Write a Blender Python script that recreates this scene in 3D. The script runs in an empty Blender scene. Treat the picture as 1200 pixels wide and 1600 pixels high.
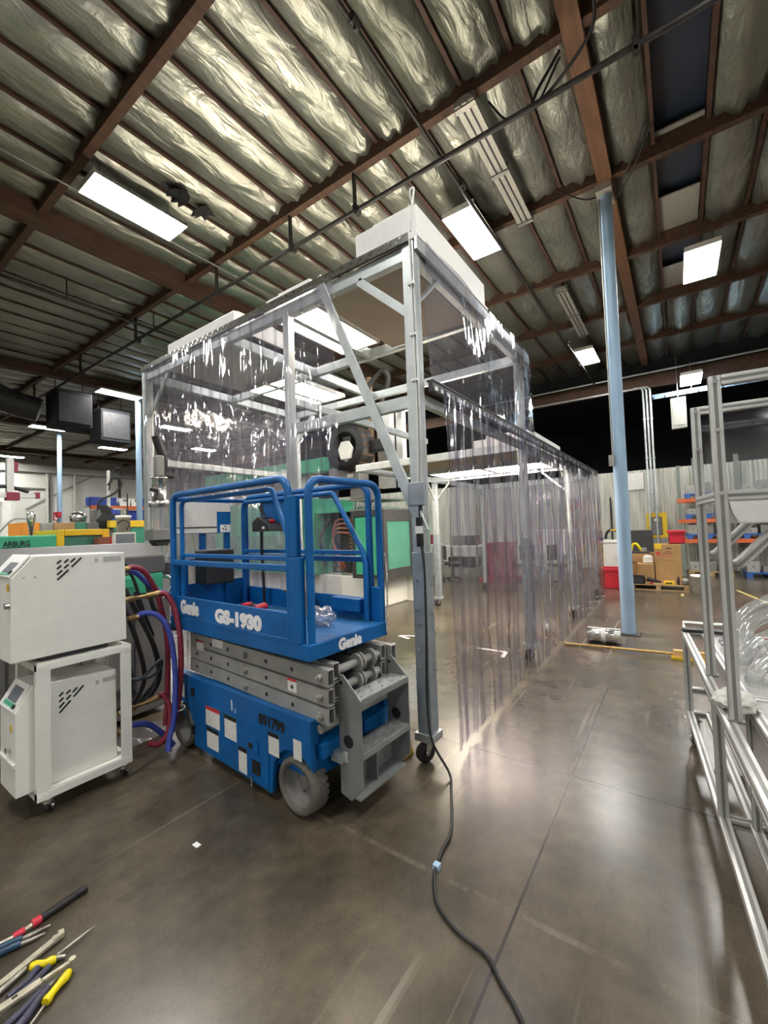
import bpy, bmesh, math, random
from mathutils import Vector, Matrix
random.seed(7)
scene = bpy.context.scene
C = scene.collection
PI = math.pi

# ------------------------------------------------------------------ camera, world, exposure
cam_d = bpy.data.cameras.new('camera'); cam = bpy.data.objects.new('camera', cam_d); C.objects.link(cam)
cam_d.sensor_fit = 'HORIZONTAL'; cam_d.sensor_width = 36.0; cam_d.lens = 655.67 * 36 / 1200
cam_d.clip_start = 0.02; cam_d.clip_end = 200
yaw, pit, rol = [math.radians(a) for a in (34.9606554, 2.08320624, 2.00090912)]
fw = Vector((math.cos(yaw)*math.cos(pit), math.sin(yaw)*math.cos(pit), math.sin(pit)))
rt = Vector((math.sin(yaw), -math.cos(yaw), 0)); dn = fw.cross(rt)
r2 = rt*math.cos(rol) + dn*math.sin(rol); d2 = dn*math.cos(rol) - rt*math.sin(rol)
cam.matrix_world = Matrix(((r2.x, -d2.x, -fw.x, 0), (r2.y, -d2.y, -fw.y, 0), (r2.z, -d2.z, -fw.z, 1.6), (0, 0, 0, 1)))
scene.camera = cam
world = bpy.data.worlds.new('world'); scene.world = world; world.use_nodes = True
world.node_tree.nodes['Background'].inputs[0].default_value = (0.8, 0.9, 1.0, 1)
world.node_tree.nodes['Background'].inputs[1].default_value = 0.01
LAMP = 26.0            # radiance of the high bay lenses
scene.view_settings.view_transform = 'Standard'; scene.view_settings.look = 'None'
scene.view_settings.exposure = 1.95; scene.view_settings.gamma = 1.0
scene.view_settings.use_curve_mapping = False
try:
    scene.cycles.transparent_max_bounces = 48; scene.cycles.max_bounces = 10
    scene.cycles.sample_clamp_indirect = 6.0
    scene.cycles.caustics_reflective = False; scene.cycles.caustics_refractive = False
except Exception:
    pass

# ------------------------------------------------------------------ materials
def new_mat(name):
    m = bpy.data.materials.new(name); m.use_nodes = True
    return m, m.node_tree, m.node_tree.nodes['Principled BSDF']
def sock(b, k, v):
    if k in b.inputs: b.inputs[k].default_value = v
def mat(name, rgb, rough=0.5, metal=0.0, var=0.12, scale=18.0, bump=0.0, bscale=None, stretch=None, spec=0.5, trans=0.0, alpha=1.0, coat=0.0):
    """principled surface whose colour and roughness are gently mottled by noise"""
    m, nt, b = new_mat(name)
    tc = nt.nodes.new('ShaderNodeTexCoord'); mp = nt.nodes.new('ShaderNodeMapping')
    if stretch: mp.inputs['Scale'].default_value = stretch
    nt.links.new(tc.outputs['Object'], mp.inputs[0])
    n = nt.nodes.new('ShaderNodeTexNoise'); n.inputs['Scale'].default_value = scale; n.inputs['Detail'].default_value = 6
    nt.links.new(mp.outputs[0], n.inputs['Vector'])
    cr = nt.nodes.new('ShaderNodeValToRGB')
    cr.color_ramp.elements[0].position = 0.3; cr.color_ramp.elements[1].position = 0.7
    cr.color_ramp.elements[0].color = [max(0, c*(1-var)) for c in rgb] + [1]
    cr.color_ramp.elements[1].color = [min(1, c*(1+var)) for c in rgb] + [1]
    nt.links.new(n.outputs['Fac'], cr.inputs[0]); nt.links.new(cr.outputs[0], b.inputs['Base Color'])
    b.inputs['Roughness'].default_value = rough; b.inputs['Metallic'].default_value = metal
    sock(b, 'Specular IOR Level', spec); sock(b, 'Transmission Weight', trans); sock(b, 'Alpha', alpha); sock(b, 'Coat Weight', coat)
    if bump:
        n2 = nt.nodes.new('ShaderNodeTexNoise'); n2.inputs['Scale'].default_value = bscale or scale*4; n2.inputs['Detail'].default_value = 8
        nt.links.new(mp.outputs[0], n2.inputs['Vector'])
        bp = nt.nodes.new('ShaderNodeBump'); bp.inputs['Strength'].default_value = bump; bp.inputs['Distance'].default_value = 0.02
        nt.links.new(n2.outputs['Fac'], bp.inputs['Height']); nt.links.new(bp.outputs[0], b.inputs['Normal'])
    return m
def emit(name, rgb, strength):
    m, nt, b = new_mat(name)
    b.inputs['Base Color'].default_value = (*rgb, 1); b.inputs['Emission Color'].default_value = (*rgb, 1)
    b.inputs['Emission Strength'].default_value = strength
    return m
def vinyl(name, tint, rough=0.07, scale=3.0, dist=0.03, strength=0.35, ior=1.55, stretch=(1, 1, 0.25), haze=0.0, boost=1.0, hue=(.64, .63, .74)):
    """thin clear sheet: light goes straight through, the surface mirrors by its angle"""
    m = bpy.data.materials.new(name); m.use_nodes = True; nt = m.node_tree
    nt.nodes.clear()
    out = nt.nodes.new('ShaderNodeOutputMaterial')
    tr = nt.nodes.new('ShaderNodeBsdfTransparent'); tr.inputs[0].default_value = (*tint, 1)
    gl = nt.nodes.new('ShaderNodeBsdfGlossy'); gl.inputs['Roughness'].default_value = rough
    ab = nt.nodes.new('ShaderNodeMix'); ab.data_type = 'RGBA'; ab.inputs[6].default_value = (*tint, 1); ab.inputs[7].default_value = (*[c**6 for c in tint], 1)
    nt.links.new(ab.outputs[2], tr.inputs[0])
    df = nt.nodes.new('ShaderNodeBsdfDiffuse'); df.inputs[0].default_value = (*hue, 1)
    fr = nt.nodes.new('ShaderNodeLayerWeight'); fr.inputs[0].default_value = .5
    pw = nt.nodes.new('ShaderNodeMath'); pw.operation = 'POWER'; pw.inputs[1].default_value = 4.5
    ma = nt.nodes.new('ShaderNodeMath'); ma.operation = 'MULTIPLY_ADD'; ma.inputs[1].default_value = .9; ma.inputs[2].default_value = .075
    p2 = nt.nodes.new('ShaderNodeMath'); p2.operation = 'POWER'; p2.inputs[1].default_value = 2.0; nt.links.new(fr.outputs['Facing'], p2.inputs[0]); nt.links.new(p2.outputs[0], ab.inputs[0])
    nt.links.new(fr.outputs['Facing'], pw.inputs[0]); nt.links.new(pw.outputs[0], ma.inputs[0])
    tc = nt.nodes.new('ShaderNodeTexCoord'); mp = nt.nodes.new('ShaderNodeMapping'); mp.inputs['Scale'].default_value = stretch
    ns = nt.nodes.new('ShaderNodeTexNoise'); ns.inputs['Scale'].default_value = scale; ns.inputs['Detail'].default_value = 3
    bp = nt.nodes.new('ShaderNodeBump'); bp.inputs['Strength'].default_value = strength; bp.inputs['Distance'].default_value = dist
    nt.links.new(tc.outputs['Object'], mp.inputs[0]); nt.links.new(mp.outputs[0], ns.inputs['Vector'])
    nt.links.new(ns.outputs['Fac'], bp.inputs['Height']); nt.links.new(bp.outputs[0], gl.inputs['Normal'])
    mu = nt.nodes.new('ShaderNodeMath'); mu.operation = 'MULTIPLY'; mu.inputs[1].default_value = boost; mu.use_clamp = True
    nt.links.new(ma.outputs[0], mu.inputs[0])
    m0 = nt.nodes.new('ShaderNodeMixShader'); m0.inputs[0].default_value = haze
    nt.links.new(tr.outputs[0], m0.inputs[1]); nt.links.new(df.outputs[0], m0.inputs[2])
    m1 = nt.nodes.new('ShaderNodeMixShader')
    nt.links.new(mu.outputs[0], m1.inputs[0]); nt.links.new(m0.outputs[0], m1.inputs[1]); nt.links.new(gl.outputs[0], m1.inputs[2])
    nt.links.new(m1.outputs[0], out.inputs[0])
    return m

def floor_mat():
    m, nt, b = new_mat('polished_concrete')
    N, L = nt.nodes.new, nt.links.new
    tc = N('ShaderNodeTexCoord')
    def noise(sc, det, ro=.55, dist=0., stretch=None, rot=0.):
        n = N('ShaderNodeTexNoise'); n.inputs['Scale'].default_value = sc; n.inputs['Detail'].default_value = det; n.inputs['Roughness'].default_value = ro; n.inputs['Distortion'].default_value = dist
        mp = N('ShaderNodeMapping'); mp.inputs['Rotation'].default_value = (0, 0, rot)
        if stretch: mp.inputs['Scale'].default_value = stretch
        L(tc.outputs['Object'], mp.inputs[0]); L(mp.outputs[0], n.inputs['Vector']); return n.outputs['Fac']
    def ramp(f, p0, c0, p1, c1):
        r = N('ShaderNodeValToRGB'); e = r.color_ramp.elements
        e[0].position = p0; e[0].color = (*c0, 1); e[1].position = p1; e[1].color = (*c1, 1); L(f, r.inputs[0]); return r.outputs[0]
    def mix(bl, fac, a_, b_):
        x = N('ShaderNodeMix'); x.data_type = 'RGBA'; x.blend_type = bl
        if isinstance(fac, float): x.inputs[0].default_value = fac
        else: L(fac, x.inputs[0])
        for k, v in ((6, a_), (7, b_)):
            if isinstance(v, tuple): x.inputs[k].default_value = (*v, 1)
            else: L(v, x.inputs[k])
        return x.outputs[2]
    base = ramp(noise(.8, 8, .65), .33, (.052, .042, .029), .68, (.125, .104, .075))
    cl_ = ramp(noise(3.4, 7, .62), .32, (.62, .62, .62), .7, (1.34, 1.32, 1.26))
    fine = ramp(noise(90, 3, .6), .3, (.9, .9, .9), .7, (1.09, 1.09, 1.09))
    col = mix('MULTIPLY', 1., mix('MULTIPLY', 1., base, cl_), fine)
    sx = N('ShaderNodeSeparateXYZ'); L(tc.outputs['Object'], sx.inputs[0])
    def joint(out, off, period, w):
        def math_(op, x, v):
            n = N('ShaderNodeMath'); n.operation = op; L(x, n.inputs[0])
            if v is not None: n.inputs[1].default_value = v
            return n.outputs[0]
        return math_('LESS_THAN', math_('ABSOLUTE', math_('SUBTRACT', math_('FLOORED_MODULO', math_('ADD', out, -off+period/2), period), period/2), None), w)
    j1 = joint(sx.outputs[0], 2.85, 4.85, .008); j2 = joint(sx.outputs[1], .625, 7.0, .006)
    jm = N('ShaderNodeMath'); jm.operation = 'MAXIMUM'; L(j1, jm.inputs[0]); L(j2, jm.inputs[1])
    # long pale scuffs in several directions, broken up by a patchy mask
    for rot, sc in ((.5, 2.2), (-.7, 2.8), (1.3, 1.9), (2.3, 3.2)):
        f = ramp(noise(sc, 2, .5, .3, (.12, 5, 1), rot), .66, (0, 0, 0), .7, (.6, .6, .6))
        k = ramp(noise(.9, 2), .5, (0, 0, 0), .65, (1, 1, 1))
        col = mix('MIX', mix('MULTIPLY', 1., f, k), col, (.24, .21, .165))
    spots = ramp(noise(5.5, 2, .4), .76, (0, 0, 0), .8, (.5, .5, .5))
    col = mix('MIX', spots, col, (.05, .042, .032))
    pj = joint(sx.outputs[0], 1.735, 200., .014)
    pf = ramp(noise(9., 6, .7), .42, (0, 0, 0), .62, (.45, .45, .45))
    col = mix('MIX', mix('MULTIPLY', 1., pf, pj), col, (.2, .175, .135))
    L(mix('MIX', jm.outputs[0], col, (.028, .023, .018)), b.inputs['Base Color'])
    b.inputs['Roughness'].default_value = .26
    bp = N('ShaderNodeBump'); bp.inputs['Strength'].default_value = .12; bp.inputs['Distance'].default_value = .004
    L(noise(7, 4, .55), bp.inputs['Height']); L(bp.outputs[0], b.inputs['Normal'])
    sock(b, 'Specular IOR Level', .48)
    return m
def foil_mat():
    m, nt, b = new_mat('foil_insulation'); N, L = nt.nodes.new, nt.links.new
    tc = N('ShaderNodeTexCoord'); mp = N('ShaderNodeMapping'); mp.inputs['Scale'].default_value = (.55, 1.6, 1); L(tc.outputs['Object'], mp.inputs[0])
    n = N('ShaderNodeTexNoise'); n.inputs['Scale'].default_value = 4.2; n.inputs['Detail'].default_value = 8; n.inputs['Distortion'].default_value = .45
    L(mp.outputs[0], n.inputs['Vector'])
    bp = N('ShaderNodeBump'); bp.inputs['Strength'].default_value = .75; bp.inputs['Distance'].default_value = .06
    L(n.outputs['Fac'], bp.inputs['Height']); L(bp.outputs[0], b.inputs['Normal'])
    n2 = N('ShaderNodeTexNoise'); n2.inputs['Scale'].default_value = .7; n2.inputs['Detail'].default_value = 4; L(tc.outputs['Object'], n2.inputs['Vector'])
    cr = N('ShaderNodeValToRGB'); e = cr.color_ramp.elements
    e[0].position = .3; e[0].color = (.2, .21, .175, 1); e[1].position = .7; e[1].color = (.4, .41, .36, 1)
    L(n2.outputs['Fac'], cr.inputs[0]); L(cr.outputs[0], b.inputs['Base Color'])
    b.inputs['Metallic'].default_value = .78; b.inputs['Roughness'].default_value = .36
    return m
def corrugated_mat():
    m, nt, b = new_mat('corrugated_sheet'); N, L = nt.nodes.new, nt.links.new
    tc = N('ShaderNodeTexCoord'); n = N('ShaderNodeTexNoise'); n.inputs['Scale'].default_value = 2.5; n.inputs['Detail'].default_value = 6
    mp = N('ShaderNodeMapping'); mp.inputs['Scale'].default_value = (1, 3, .4); L(tc.outputs['Object'], mp.inputs[0]); L(mp.outputs[0], n.inputs['Vector'])
    cr = N('ShaderNodeValToRGB'); e = cr.color_ramp.elements
    e[0].position = .3; e[0].color = (.46, .46, .4, 1); e[1].position = .7; e[1].color = (.64, .64, .57, 1)
    L(n.outputs['Fac'], cr.inputs[0]); L(cr.outputs[0], b.inputs['Base Color']); b.inputs['Roughness'].default_value = .6
    return m
def decal_mat(name, ground, ink, scale=60.0, dens=.55):
    """printed sticker: rows of small unreadable print"""
    m, nt, b = new_mat(name); N, L = nt.nodes.new, nt.links.new
    tc = N('ShaderNodeTexCoord'); mp = N('ShaderNodeMapping'); mp.inputs['Scale'].default_value = (1, 1, 2.2); L(tc.outputs['Object'], mp.inputs[0])
    n = N('ShaderNodeTexNoise'); n.inputs['Scale'].default_value = scale; n.inputs['Detail'].default_value = 2; L(mp.outputs[0], n.inputs['Vector'])
    cr = N('ShaderNodeValToRGB'); e = cr.color_ramp.elements; e[0].position = dens; e[0].color = (*ground, 1); e[1].position = dens+.08; e[1].color = (*ink, 1)
    L(n.outputs['Fac'], cr.inputs[0]); L(cr.outputs[0], b.inputs['Base Color']); b.inputs['Roughness'].default_value = .5
    return m

M = {}
M['floor'] = floor_mat(); M['foil'] = foil_mat(); M['corr'] = corrugated_mat()
M['beam'] = mat('brown_timber', (.085, .043, .025), .7, 0, .3, 3, .25, 30, (1, 6, 6))
M['girder'] = mat('orange_glulam', (.16, .078, .038), .6, 0, .25, 3, .2, 30, (1, 8, 8))
M['joist'] = mat('reddish_joist', (.07, .036, .024), .7, 0, .25, 6)
M['white_wall'] = mat('white_painted_wall', (.66, .66, .6), .7, 0, .06, 1.5, .1, 40)
M['dark_wall'] = mat('unlit_dark_wall', (.012, .014, .02), .8, 0, .3, 1.5)  # near-black colour stands in for the darkness of the unlit far bay
M['column'] = mat('pale_blue_paint', (.32, .47, .63), .6, 0, .06, 3, .05)
M['pipe_dark'] = mat('black_iron_pipe', (.03, .028, .026), .5, .3, .3, 9)
M['rail_olive'] = mat('olive_snap_strip', (.1, .1, .075), .35, .1, .3, 12)
M['grey_metal'] = mat('grey_sheet_metal', (.3, .3, .28), .45, .6, .12, 6)
M['galv'] = mat('galvanised_steel', (.54, .58, .58), .42, .7, .12, 9, .05, 60)
M['galv_dull'] = mat('dull_zinc_steel', (.33, .37, .4), .5, .6, .15, 8)
M['lamp'] = emit('lamp_lens', (1, .98, .94), LAMP)
M['panel_lamp'] = emit('ceiling_panel_lens', (1, .87, .7), 9.0)
M['fixture'] = mat('white_enamel', (.72, .72, .68), .45, 0, .05)
M['fixture_grey'] = mat('dusty_fixture_metal', (.42, .42, .38), .45, .3, .1)
M['white_box'] = mat('white_powder_coat', (.8, .8, .77), .42, 0, .03, 20)
M['cream'] = mat('off_white_steel', (.8, .8, .74), .38, 0, .03, 12)
M['black'] = mat('black_plastic', (.016, .016, .017), .4, 0, .3, 14)
M['dark'] = mat('dark_grey_metal', (.05, .05, .052), .5, .2, .2, 10)
M['rubber'] = mat('black_rubber', (.012, .012, .013), .55, 0, .3, 20)
M['tyre'] = mat('grey_non_marking_tyre', (.12, .115, .1), .8, 0, .22, 12, .2, 80)
M['blue'] = mat('blue_gloss_paint', (.003, .108, .34), .38, 0, .15, 5, .05, 50, spec=.35)
M['blue_worn'] = mat('worn_blue_deck_paint', (.012, .12, .32), .55, .1, .3, 7, .2, 70)
M['arm'] = mat('grey_painted_arm', (.33, .33, .31), .5, .2, .14, 8, .06)
M['arm_dark'] = mat('grey_ladder_steel', (.25, .265, .262), .5, .3, .15, 8, .08)
M['tread'] = mat('bright_tread_plate', (.45, .46, .45), .4, .7, .25, 30, .3, 90)
M['white_text'] = mat('white_lettering', (.85, .85, .85), .5, 0, .02)
M['black_text'] = mat('black_lettering', (.01, .01, .012), .5, 0, .1)
M['green'] = mat('machine_green_paint', (.06, .42, .245), .4, 0, .06, 6)
M['green_d'] = mat('deep_green_paint', (.035, .25, .16), .4, 0, .1, 6)
M['yellow'] = mat('yellow_paint', (.75, .5, .02), .45, 0, .08, 6)
M['orange'] = mat('orange_panel', (.72, .28, .03), .45, 0, .1, 6)
M['red'] = mat('red_plastic', (.52, .015, .03), .45, 0, .1, 6)
M['redhose'] = mat('red_rubber_hose', (.2, .012, .03), .5, 0, .15, 30)
M['bluehose'] = mat('blue_rubber_hose', (.035, .06, .33), .5, 0, .15, 30)
M['steelhose'] = mat('dark_teal_hose', (.03, .05, .07), .4, 0, .15, 30)
M['brass'] = mat('brass', (.36, .25, .11), .35, .8, .15, 20)
M['steel'] = mat('stainless_steel', (.6, .6, .58), .22, .95, .08, 8)
M['alu'] = mat('anodised_aluminium', (.62, .63, .61), .38, .6, .05, 10)
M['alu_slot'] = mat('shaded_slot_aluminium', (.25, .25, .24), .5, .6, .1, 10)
M['card'] = mat('cardboard', (.4, .235, .1), .85, 0, .1, 6)
M['wood'] = mat('pale_pallet_wood', (.42, .28, .14), .8, 0, .2, 5, .2, 40)
M['bamboo'] = mat('tan_wood_handle', (.5, .31, .1), .5, 0, .2, 20)
M['grey_bed'] = mat('grey_machine_paint', (.19, .185, .175), .5, .1, .12, 3)
M['grey_hood'] = mat('charcoal_hood_paint', (.11, .11, .108), .45, .1, .1, 3)
M['bluepallet'] = mat('blue_pallet_plastic', (.03, .12, .42), .5, 0, .12, 6)
M['rackorange'] = mat('orange_rack_beam', (.6, .13, .04), .5, 0, .12, 6)
M['rackgrey'] = mat('grey_green_rack_post', (.2, .23, .2), .5, .1, .12, 6)
M['totegrey'] = mat('grey_mould_steel', (.3, .3, .28), .45, .4, .25, 4)
M['bluebin'] = mat('blue_bin_plastic', (.02, .05, .32), .45, 0, .1, 6)
M['maroon'] = mat('maroon_plastic', (.28, .03, .06), .5, 0, .12, 6)
M['screen'] = mat('dull_grey_screen', (.2, .23, .26), .25, 0, .2, 3)
M['smoke'] = mat('green_tinted_window', (.07, .22, .16), .15, 0, .05, 4)
M['skylight'] = mat('night_skylight_panel', (.018, .028, .05), .4, 0, .3, 2)
M['copper'] = mat('copper_brown_mast', (.34, .22, .13), .4, .7, .12, 10)
M['pinkbrown'] = mat('reddish_brown_paint', (.3, .1, .07), .5, 0, .1, 6)
M['beige'] = mat('beige_ceiling_board', (.5, .42, .32), .7, 0, .05, 4)
M['cloth'] = mat('white_cloth', (.62, .62, .57), .85, 0, .06, 20, .3, 60)
M['chrome'] = mat('bright_zinc', (.7, .7, .7), .2, 1, .1, 10)
M['tooly'] = mat('yellow_tool_grip', (.75, .6, .0), .35, 0, .06, 20)
M['toolsteel'] = mat('worn_tool_steel', (.32, .3, .26), .35, .8, .25, 30)
M['toolpale'] = mat('pale_nickel_tool', (.5, .46, .36), .35, .6, .25, 30)
M['toolblue'] = mat('navy_tool_grip', (.015, .05, .1), .4, 0, .2, 20)
M['violet'] = mat('slate_tool_grip', (.04, .04, .075), .45, 0, .2, 20)
M['toolred'] = mat('red_tool_grip', (.62, .03, .06), .4, 0, .1, 20)
M['tape'] = mat('white_floor_tape', (.6, .6, .62), .6, 0, .1, 20)
M['ytape'] = mat('worn_yellow_tape', (.5, .4, .12), .7, 0, .3, 9)
M['decal'] = decal_mat('printed_white_decal', (.74, .74, .7), (.36, .36, .36), 110, .58); M['decal_grey'] = decal_mat('printed_grey_plate', (.5, .5, .48), (.2, .2, .2), 120, .55)
M['decal_big'] = decal_mat('printed_instruction_sheet', (.7, .69, .65), (.46, .43, .42), 85, .56)
M['decal_red'] = mat('red_decal_band', (.55, .03, .03), .5, 0, .05)
M['vinyl'] = vinyl('clear_vinyl_sheet', (.95, .945, .965), .06, 3.0, .06, .8, 1.5, (1, 1, .3), .11, 1.7)
M['strip'] = vinyl('clear_vinyl_strip', (.915, .9, .945), .09, 3.0, .06, .8, 1.5, (1, 1, .22), .07, 1.5); M['strip_edge'] = vinyl('violet_strip_edge', (.42, .36, .56), .09, 3.0, .06, .3, 1.5, (1, 1, .22), .05, 1.2)
M['tube'] = vinyl('clear_acrylic_tube', (.88, .9, .9), .12, 5, .005, .15, 1.5, (1, 1, 1), .2, 1.1, (.72, .73, .7))
M['pane'] = vinyl('clear_acrylic_pane', (.9, .92, .93), .05, 1.5, .01, .1, 1.5, (1, 1, 1), .03, 1.3)
M['frost'] = mat('frosted_polycarbonate', (.6, .57, .57), .35, 0, .06, 4, alpha=.55)
M['film'] = vinyl('crumpled_plastic_film', (.9, .9, .9), .1, 9, .06, .9, 1.5, (1, 1, 1), .2, 1.6)

# ------------------------------------------------------------------ mesh building
class MB:
    def __init__(s): s.v = []; s.f = []; s.sm = []
    def add(s, vs, fs, smooth=False):
        b = len(s.v); s.v += [Vector(p) for p in vs]
        s.f += [[b+i for i in f] for f in fs]; s.sm += [smooth]*len(fs); return s
    def box(s, x0, x1, y0, y1, z0, z1, R=None):
        vs = [Vector((x, y, z)) for z in (z0, z1) for y in (y0, y1) for x in (x0, x1)]
        if R is not None:
            vs = [R @ p for p in vs]
        return s.add(vs, [(0,2,3,1), (4,5,7,6), (0,1,5,4), (2,6,7,3), (0,4,6,2), (1,3,7,5)])
    def bar(s, p, q, w, h, up=(0, 0, 1)):
        """rectangular bar from p to q, w across, h along up"""
        p, q = Vector(p), Vector(q); d = (q-p).normalized(); u = Vector(up)
        a = d.cross(u)
        if a.length < 1e-4: a = d.cross(Vector((1, 0, 0)))
        a.normalize(); u = a.cross(d)
        o = [a*x*w/2 + u*z*h/2 for x, z in ((-1,-1), (1,-1), (1,1), (-1,1))]
        return s.add([p+k for k in o]+[q+k for k in o], [(3,2,1,0), (4,5,6,7), (0,1,5,4), (1,2,6,5), (2,3,7,6), (3,0,4,7)])
    def tube(s, path, r, n=10, caps=True, closed=False):
        P = [Vector(p) for p in path]; k = len(P); rs = r if isinstance(r, (list, tuple)) else [r]*k
        up = None; rings = []
        for i, p in enumerate(P):
            if closed: d = P[(i+1) % k]-P[i-1]
            else: d = (P[min(i+1, k-1)]-P[max(i-1, 0)])
            d.normalize()
            if up is None:
                up = d.cross(Vector((0, 0, 1)))
                if up.length < .1: up = d.cross(Vector((1, 0, 0)))
            up = (up - d*up.dot(d)).normalized(); w = d.cross(up)
            rings.append([p + (up*math.cos(2*PI*j/n) + w*math.sin(2*PI*j/n))*rs[i] for j in range(n)])
        vs = [q for rg in rings for q in rg]; fs = []
        for i in range(k if closed else k-1):
            for j in range(n):
                a, b = i*n+j, i*n+(j+1) % n; c, d_ = ((i+1) % k)*n+(j+1) % n, ((i+1) % k)*n+j
                fs.append((a, b, c, d_))
        s.add(vs, fs, True)
        if caps and not closed:
            s.add(rings[0], [list(range(n))[::-1]]); s.add(rings[-1], [list(range(n))])
        return s
    def cyl(s, p, q, r, n=20, r2=None): return s.tube([p, q], [r, r if r2 is None else r2], n)
    def lathe(s, prof, c=(0, 0, 0), axis='z', n=24):
        vs = []; fs = []; c = Vector(c)
        for r, h in prof:
            for j in range(n):
                a = 2*PI*j/n; x, y = r*math.cos(a), r*math.sin(a)
                vs.append(c + (Vector((x, y, h)) if axis == 'z' else Vector((h, x, y)) if axis == 'x' else Vector((x, h, y))))
        for i in range(len(prof)-1):
            for j in range(n): fs.append((i*n+j, i*n+(j+1) % n, (i+1)*n+(j+1) % n, (i+1)*n+j))
        return s.add(vs, fs, True)
    def prism(s, poly, a0, a1, axis='y'):
        """poly in the two other axes, extruded from a0 to a1 along axis"""
        def P(u, v, a): return (u, a, v) if axis == 'y' else (a, u, v) if axis == 'x' else (u, v, a)
        n = len(poly)
        return s.add([P(u, v, a0) for u, v in poly]+[P(u, v, a1) for u, v in poly],
                     [list(range(n)), list(range(n, 2*n))[::-1]]+[(i, (i+1) % n, n+(i+1) % n, n+i) for i in range(n)])
    def grid(s, fn, nu, nv, smooth=True):
        vs = [fn(i/nu, j/nv) for j in range(nv+1) for i in range(nu+1)]
        fs = [(j*(nu+1)+i, j*(nu+1)+i+1, (j+1)*(nu+1)+i+1, (j+1)*(nu+1)+i) for j in range(nv) for i in range(nu)]
        return s.add(vs, fs, smooth)
    def mesh(s, name, m):
        me = bpy.data.meshes.new(name); me.from_pydata([tuple(p) for p in s.v], [], s.f); me.materials.append(m)
        me.polygons.foreach_set('use_smooth', s.sm)
        bm = bmesh.new(); bm.from_mesh(me); bmesh.ops.recalc_face_normals(bm, faces=bm.faces); bm.to_mesh(me); bm.free()
        me.update(); return me
    def build(s, name, m, parent=None, bevel=0.0, seg=2):
        o = bpy.data.objects.new(name, s.mesh(name, m)); C.objects.link(o)
        if parent: o.parent = parent
        if bevel:
            b = o.modifiers.new('bevel', 'BEVEL'); b.width = bevel; b.segments = seg; b.limit_method = 'ANGLE'; b.angle_limit = .7
        return o
def tag(o, label, cat, group=None):
    o['label'] = label; o['category'] = cat
    if group: o['group'] = group
    return o
def thing(name, label, cat, loc=(0, 0, 0), rz=0.0, group=None):
    o = bpy.data.objects.new(name, None); C.objects.link(o); o.empty_display_size = .1
    o.location = loc; o.rotation_euler = (0, 0, rz)
    return tag(o, label, cat, group)
def struct(o, label=None):
    o['kind'] = 'structure'
    if label: o['label'] = label
    return o
def dup(root, label, loc=None, rz=None):
    r = root.copy(); C.objects.link(r)
    if loc is not None: r.location = loc
    if rz is not None: r.rotation_euler = (0, 0, rz)
    r['label'] = label
    for ch in root.children:
        c = ch.copy(); C.objects.link(c); c.parent = r
        for g in ch.children:
            d = g.copy(); C.objects.link(d); d.parent = c
    return r
def arc(c, r, a0, a1, n, plane='xz'):
    out = []
    for i in range(n+1):
        a = a0+(a1-a0)*i/n; u, v = r*math.cos(a), r*math.sin(a)
        out.append(Vector((c[0]+u, c[1], c[2]+v)) if plane == 'xz' else Vector((c[0], c[1]+u, c[2]+v)) if plane == 'yz' else Vector((c[0]+u, c[1]+v, c[2])))
    return out
def spline(pts, n=8):
    P = [Vector(p) for p in pts]; P = [P[0]*2-P[1]]+P+[P[-1]*2-P[-2]]; out = []
    for i in range(1, len(P)-2):
        a, b, c, d = P[i-1:i+3]
        for k in range(n):
            t = k/n
            out.append(.5*((2*b)+(c-a)*t+(2*a-5*b+4*c-d)*t*t+(3*b-a-3*c+d)*t**3))
    return out+[P[-2]]
def text(body, size, m, parent, origin, xdir, ydir, name='lettering', bold=.0, xs=1.0, shear=0.0, width=None, depth=.001):
    """letters as a thin raised mesh; origin is the lower left corner"""
    cu = bpy.data.curves.new('t', 'FONT'); cu.body = body; cu.size = size; cu.offset = bold; cu.extrude = depth; cu.shear = shear; cu.resolution_u = 3
    tmp = bpy.data.objects.new('t', cu); C.objects.link(tmp)
    dg = bpy.context.evaluated_depsgraph_get(); dg.update()
    me = bpy.data.meshes.new_from_object(tmp.evaluated_get(dg)); bpy.data.objects.remove(tmp); bpy.data.curves.remove(cu)
    xv, yv = Vector(xdir).normalized(), Vector(ydir).normalized(); zv = xv.cross(yv); o0 = Vector(origin)
    w = max(v.co.x for v in me.vertices)
    if width: xs = width/w
    for v in me.vertices: v.co = o0 + xv*v.co.x*xs + yv*v.co.y + zv*v.co.z
    me.materials.clear(); me.materials.append(m); me.name = name
    o = bpy.data.objects.new(name, me); C.objects.link(o); o.parent = parent
    return o
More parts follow.
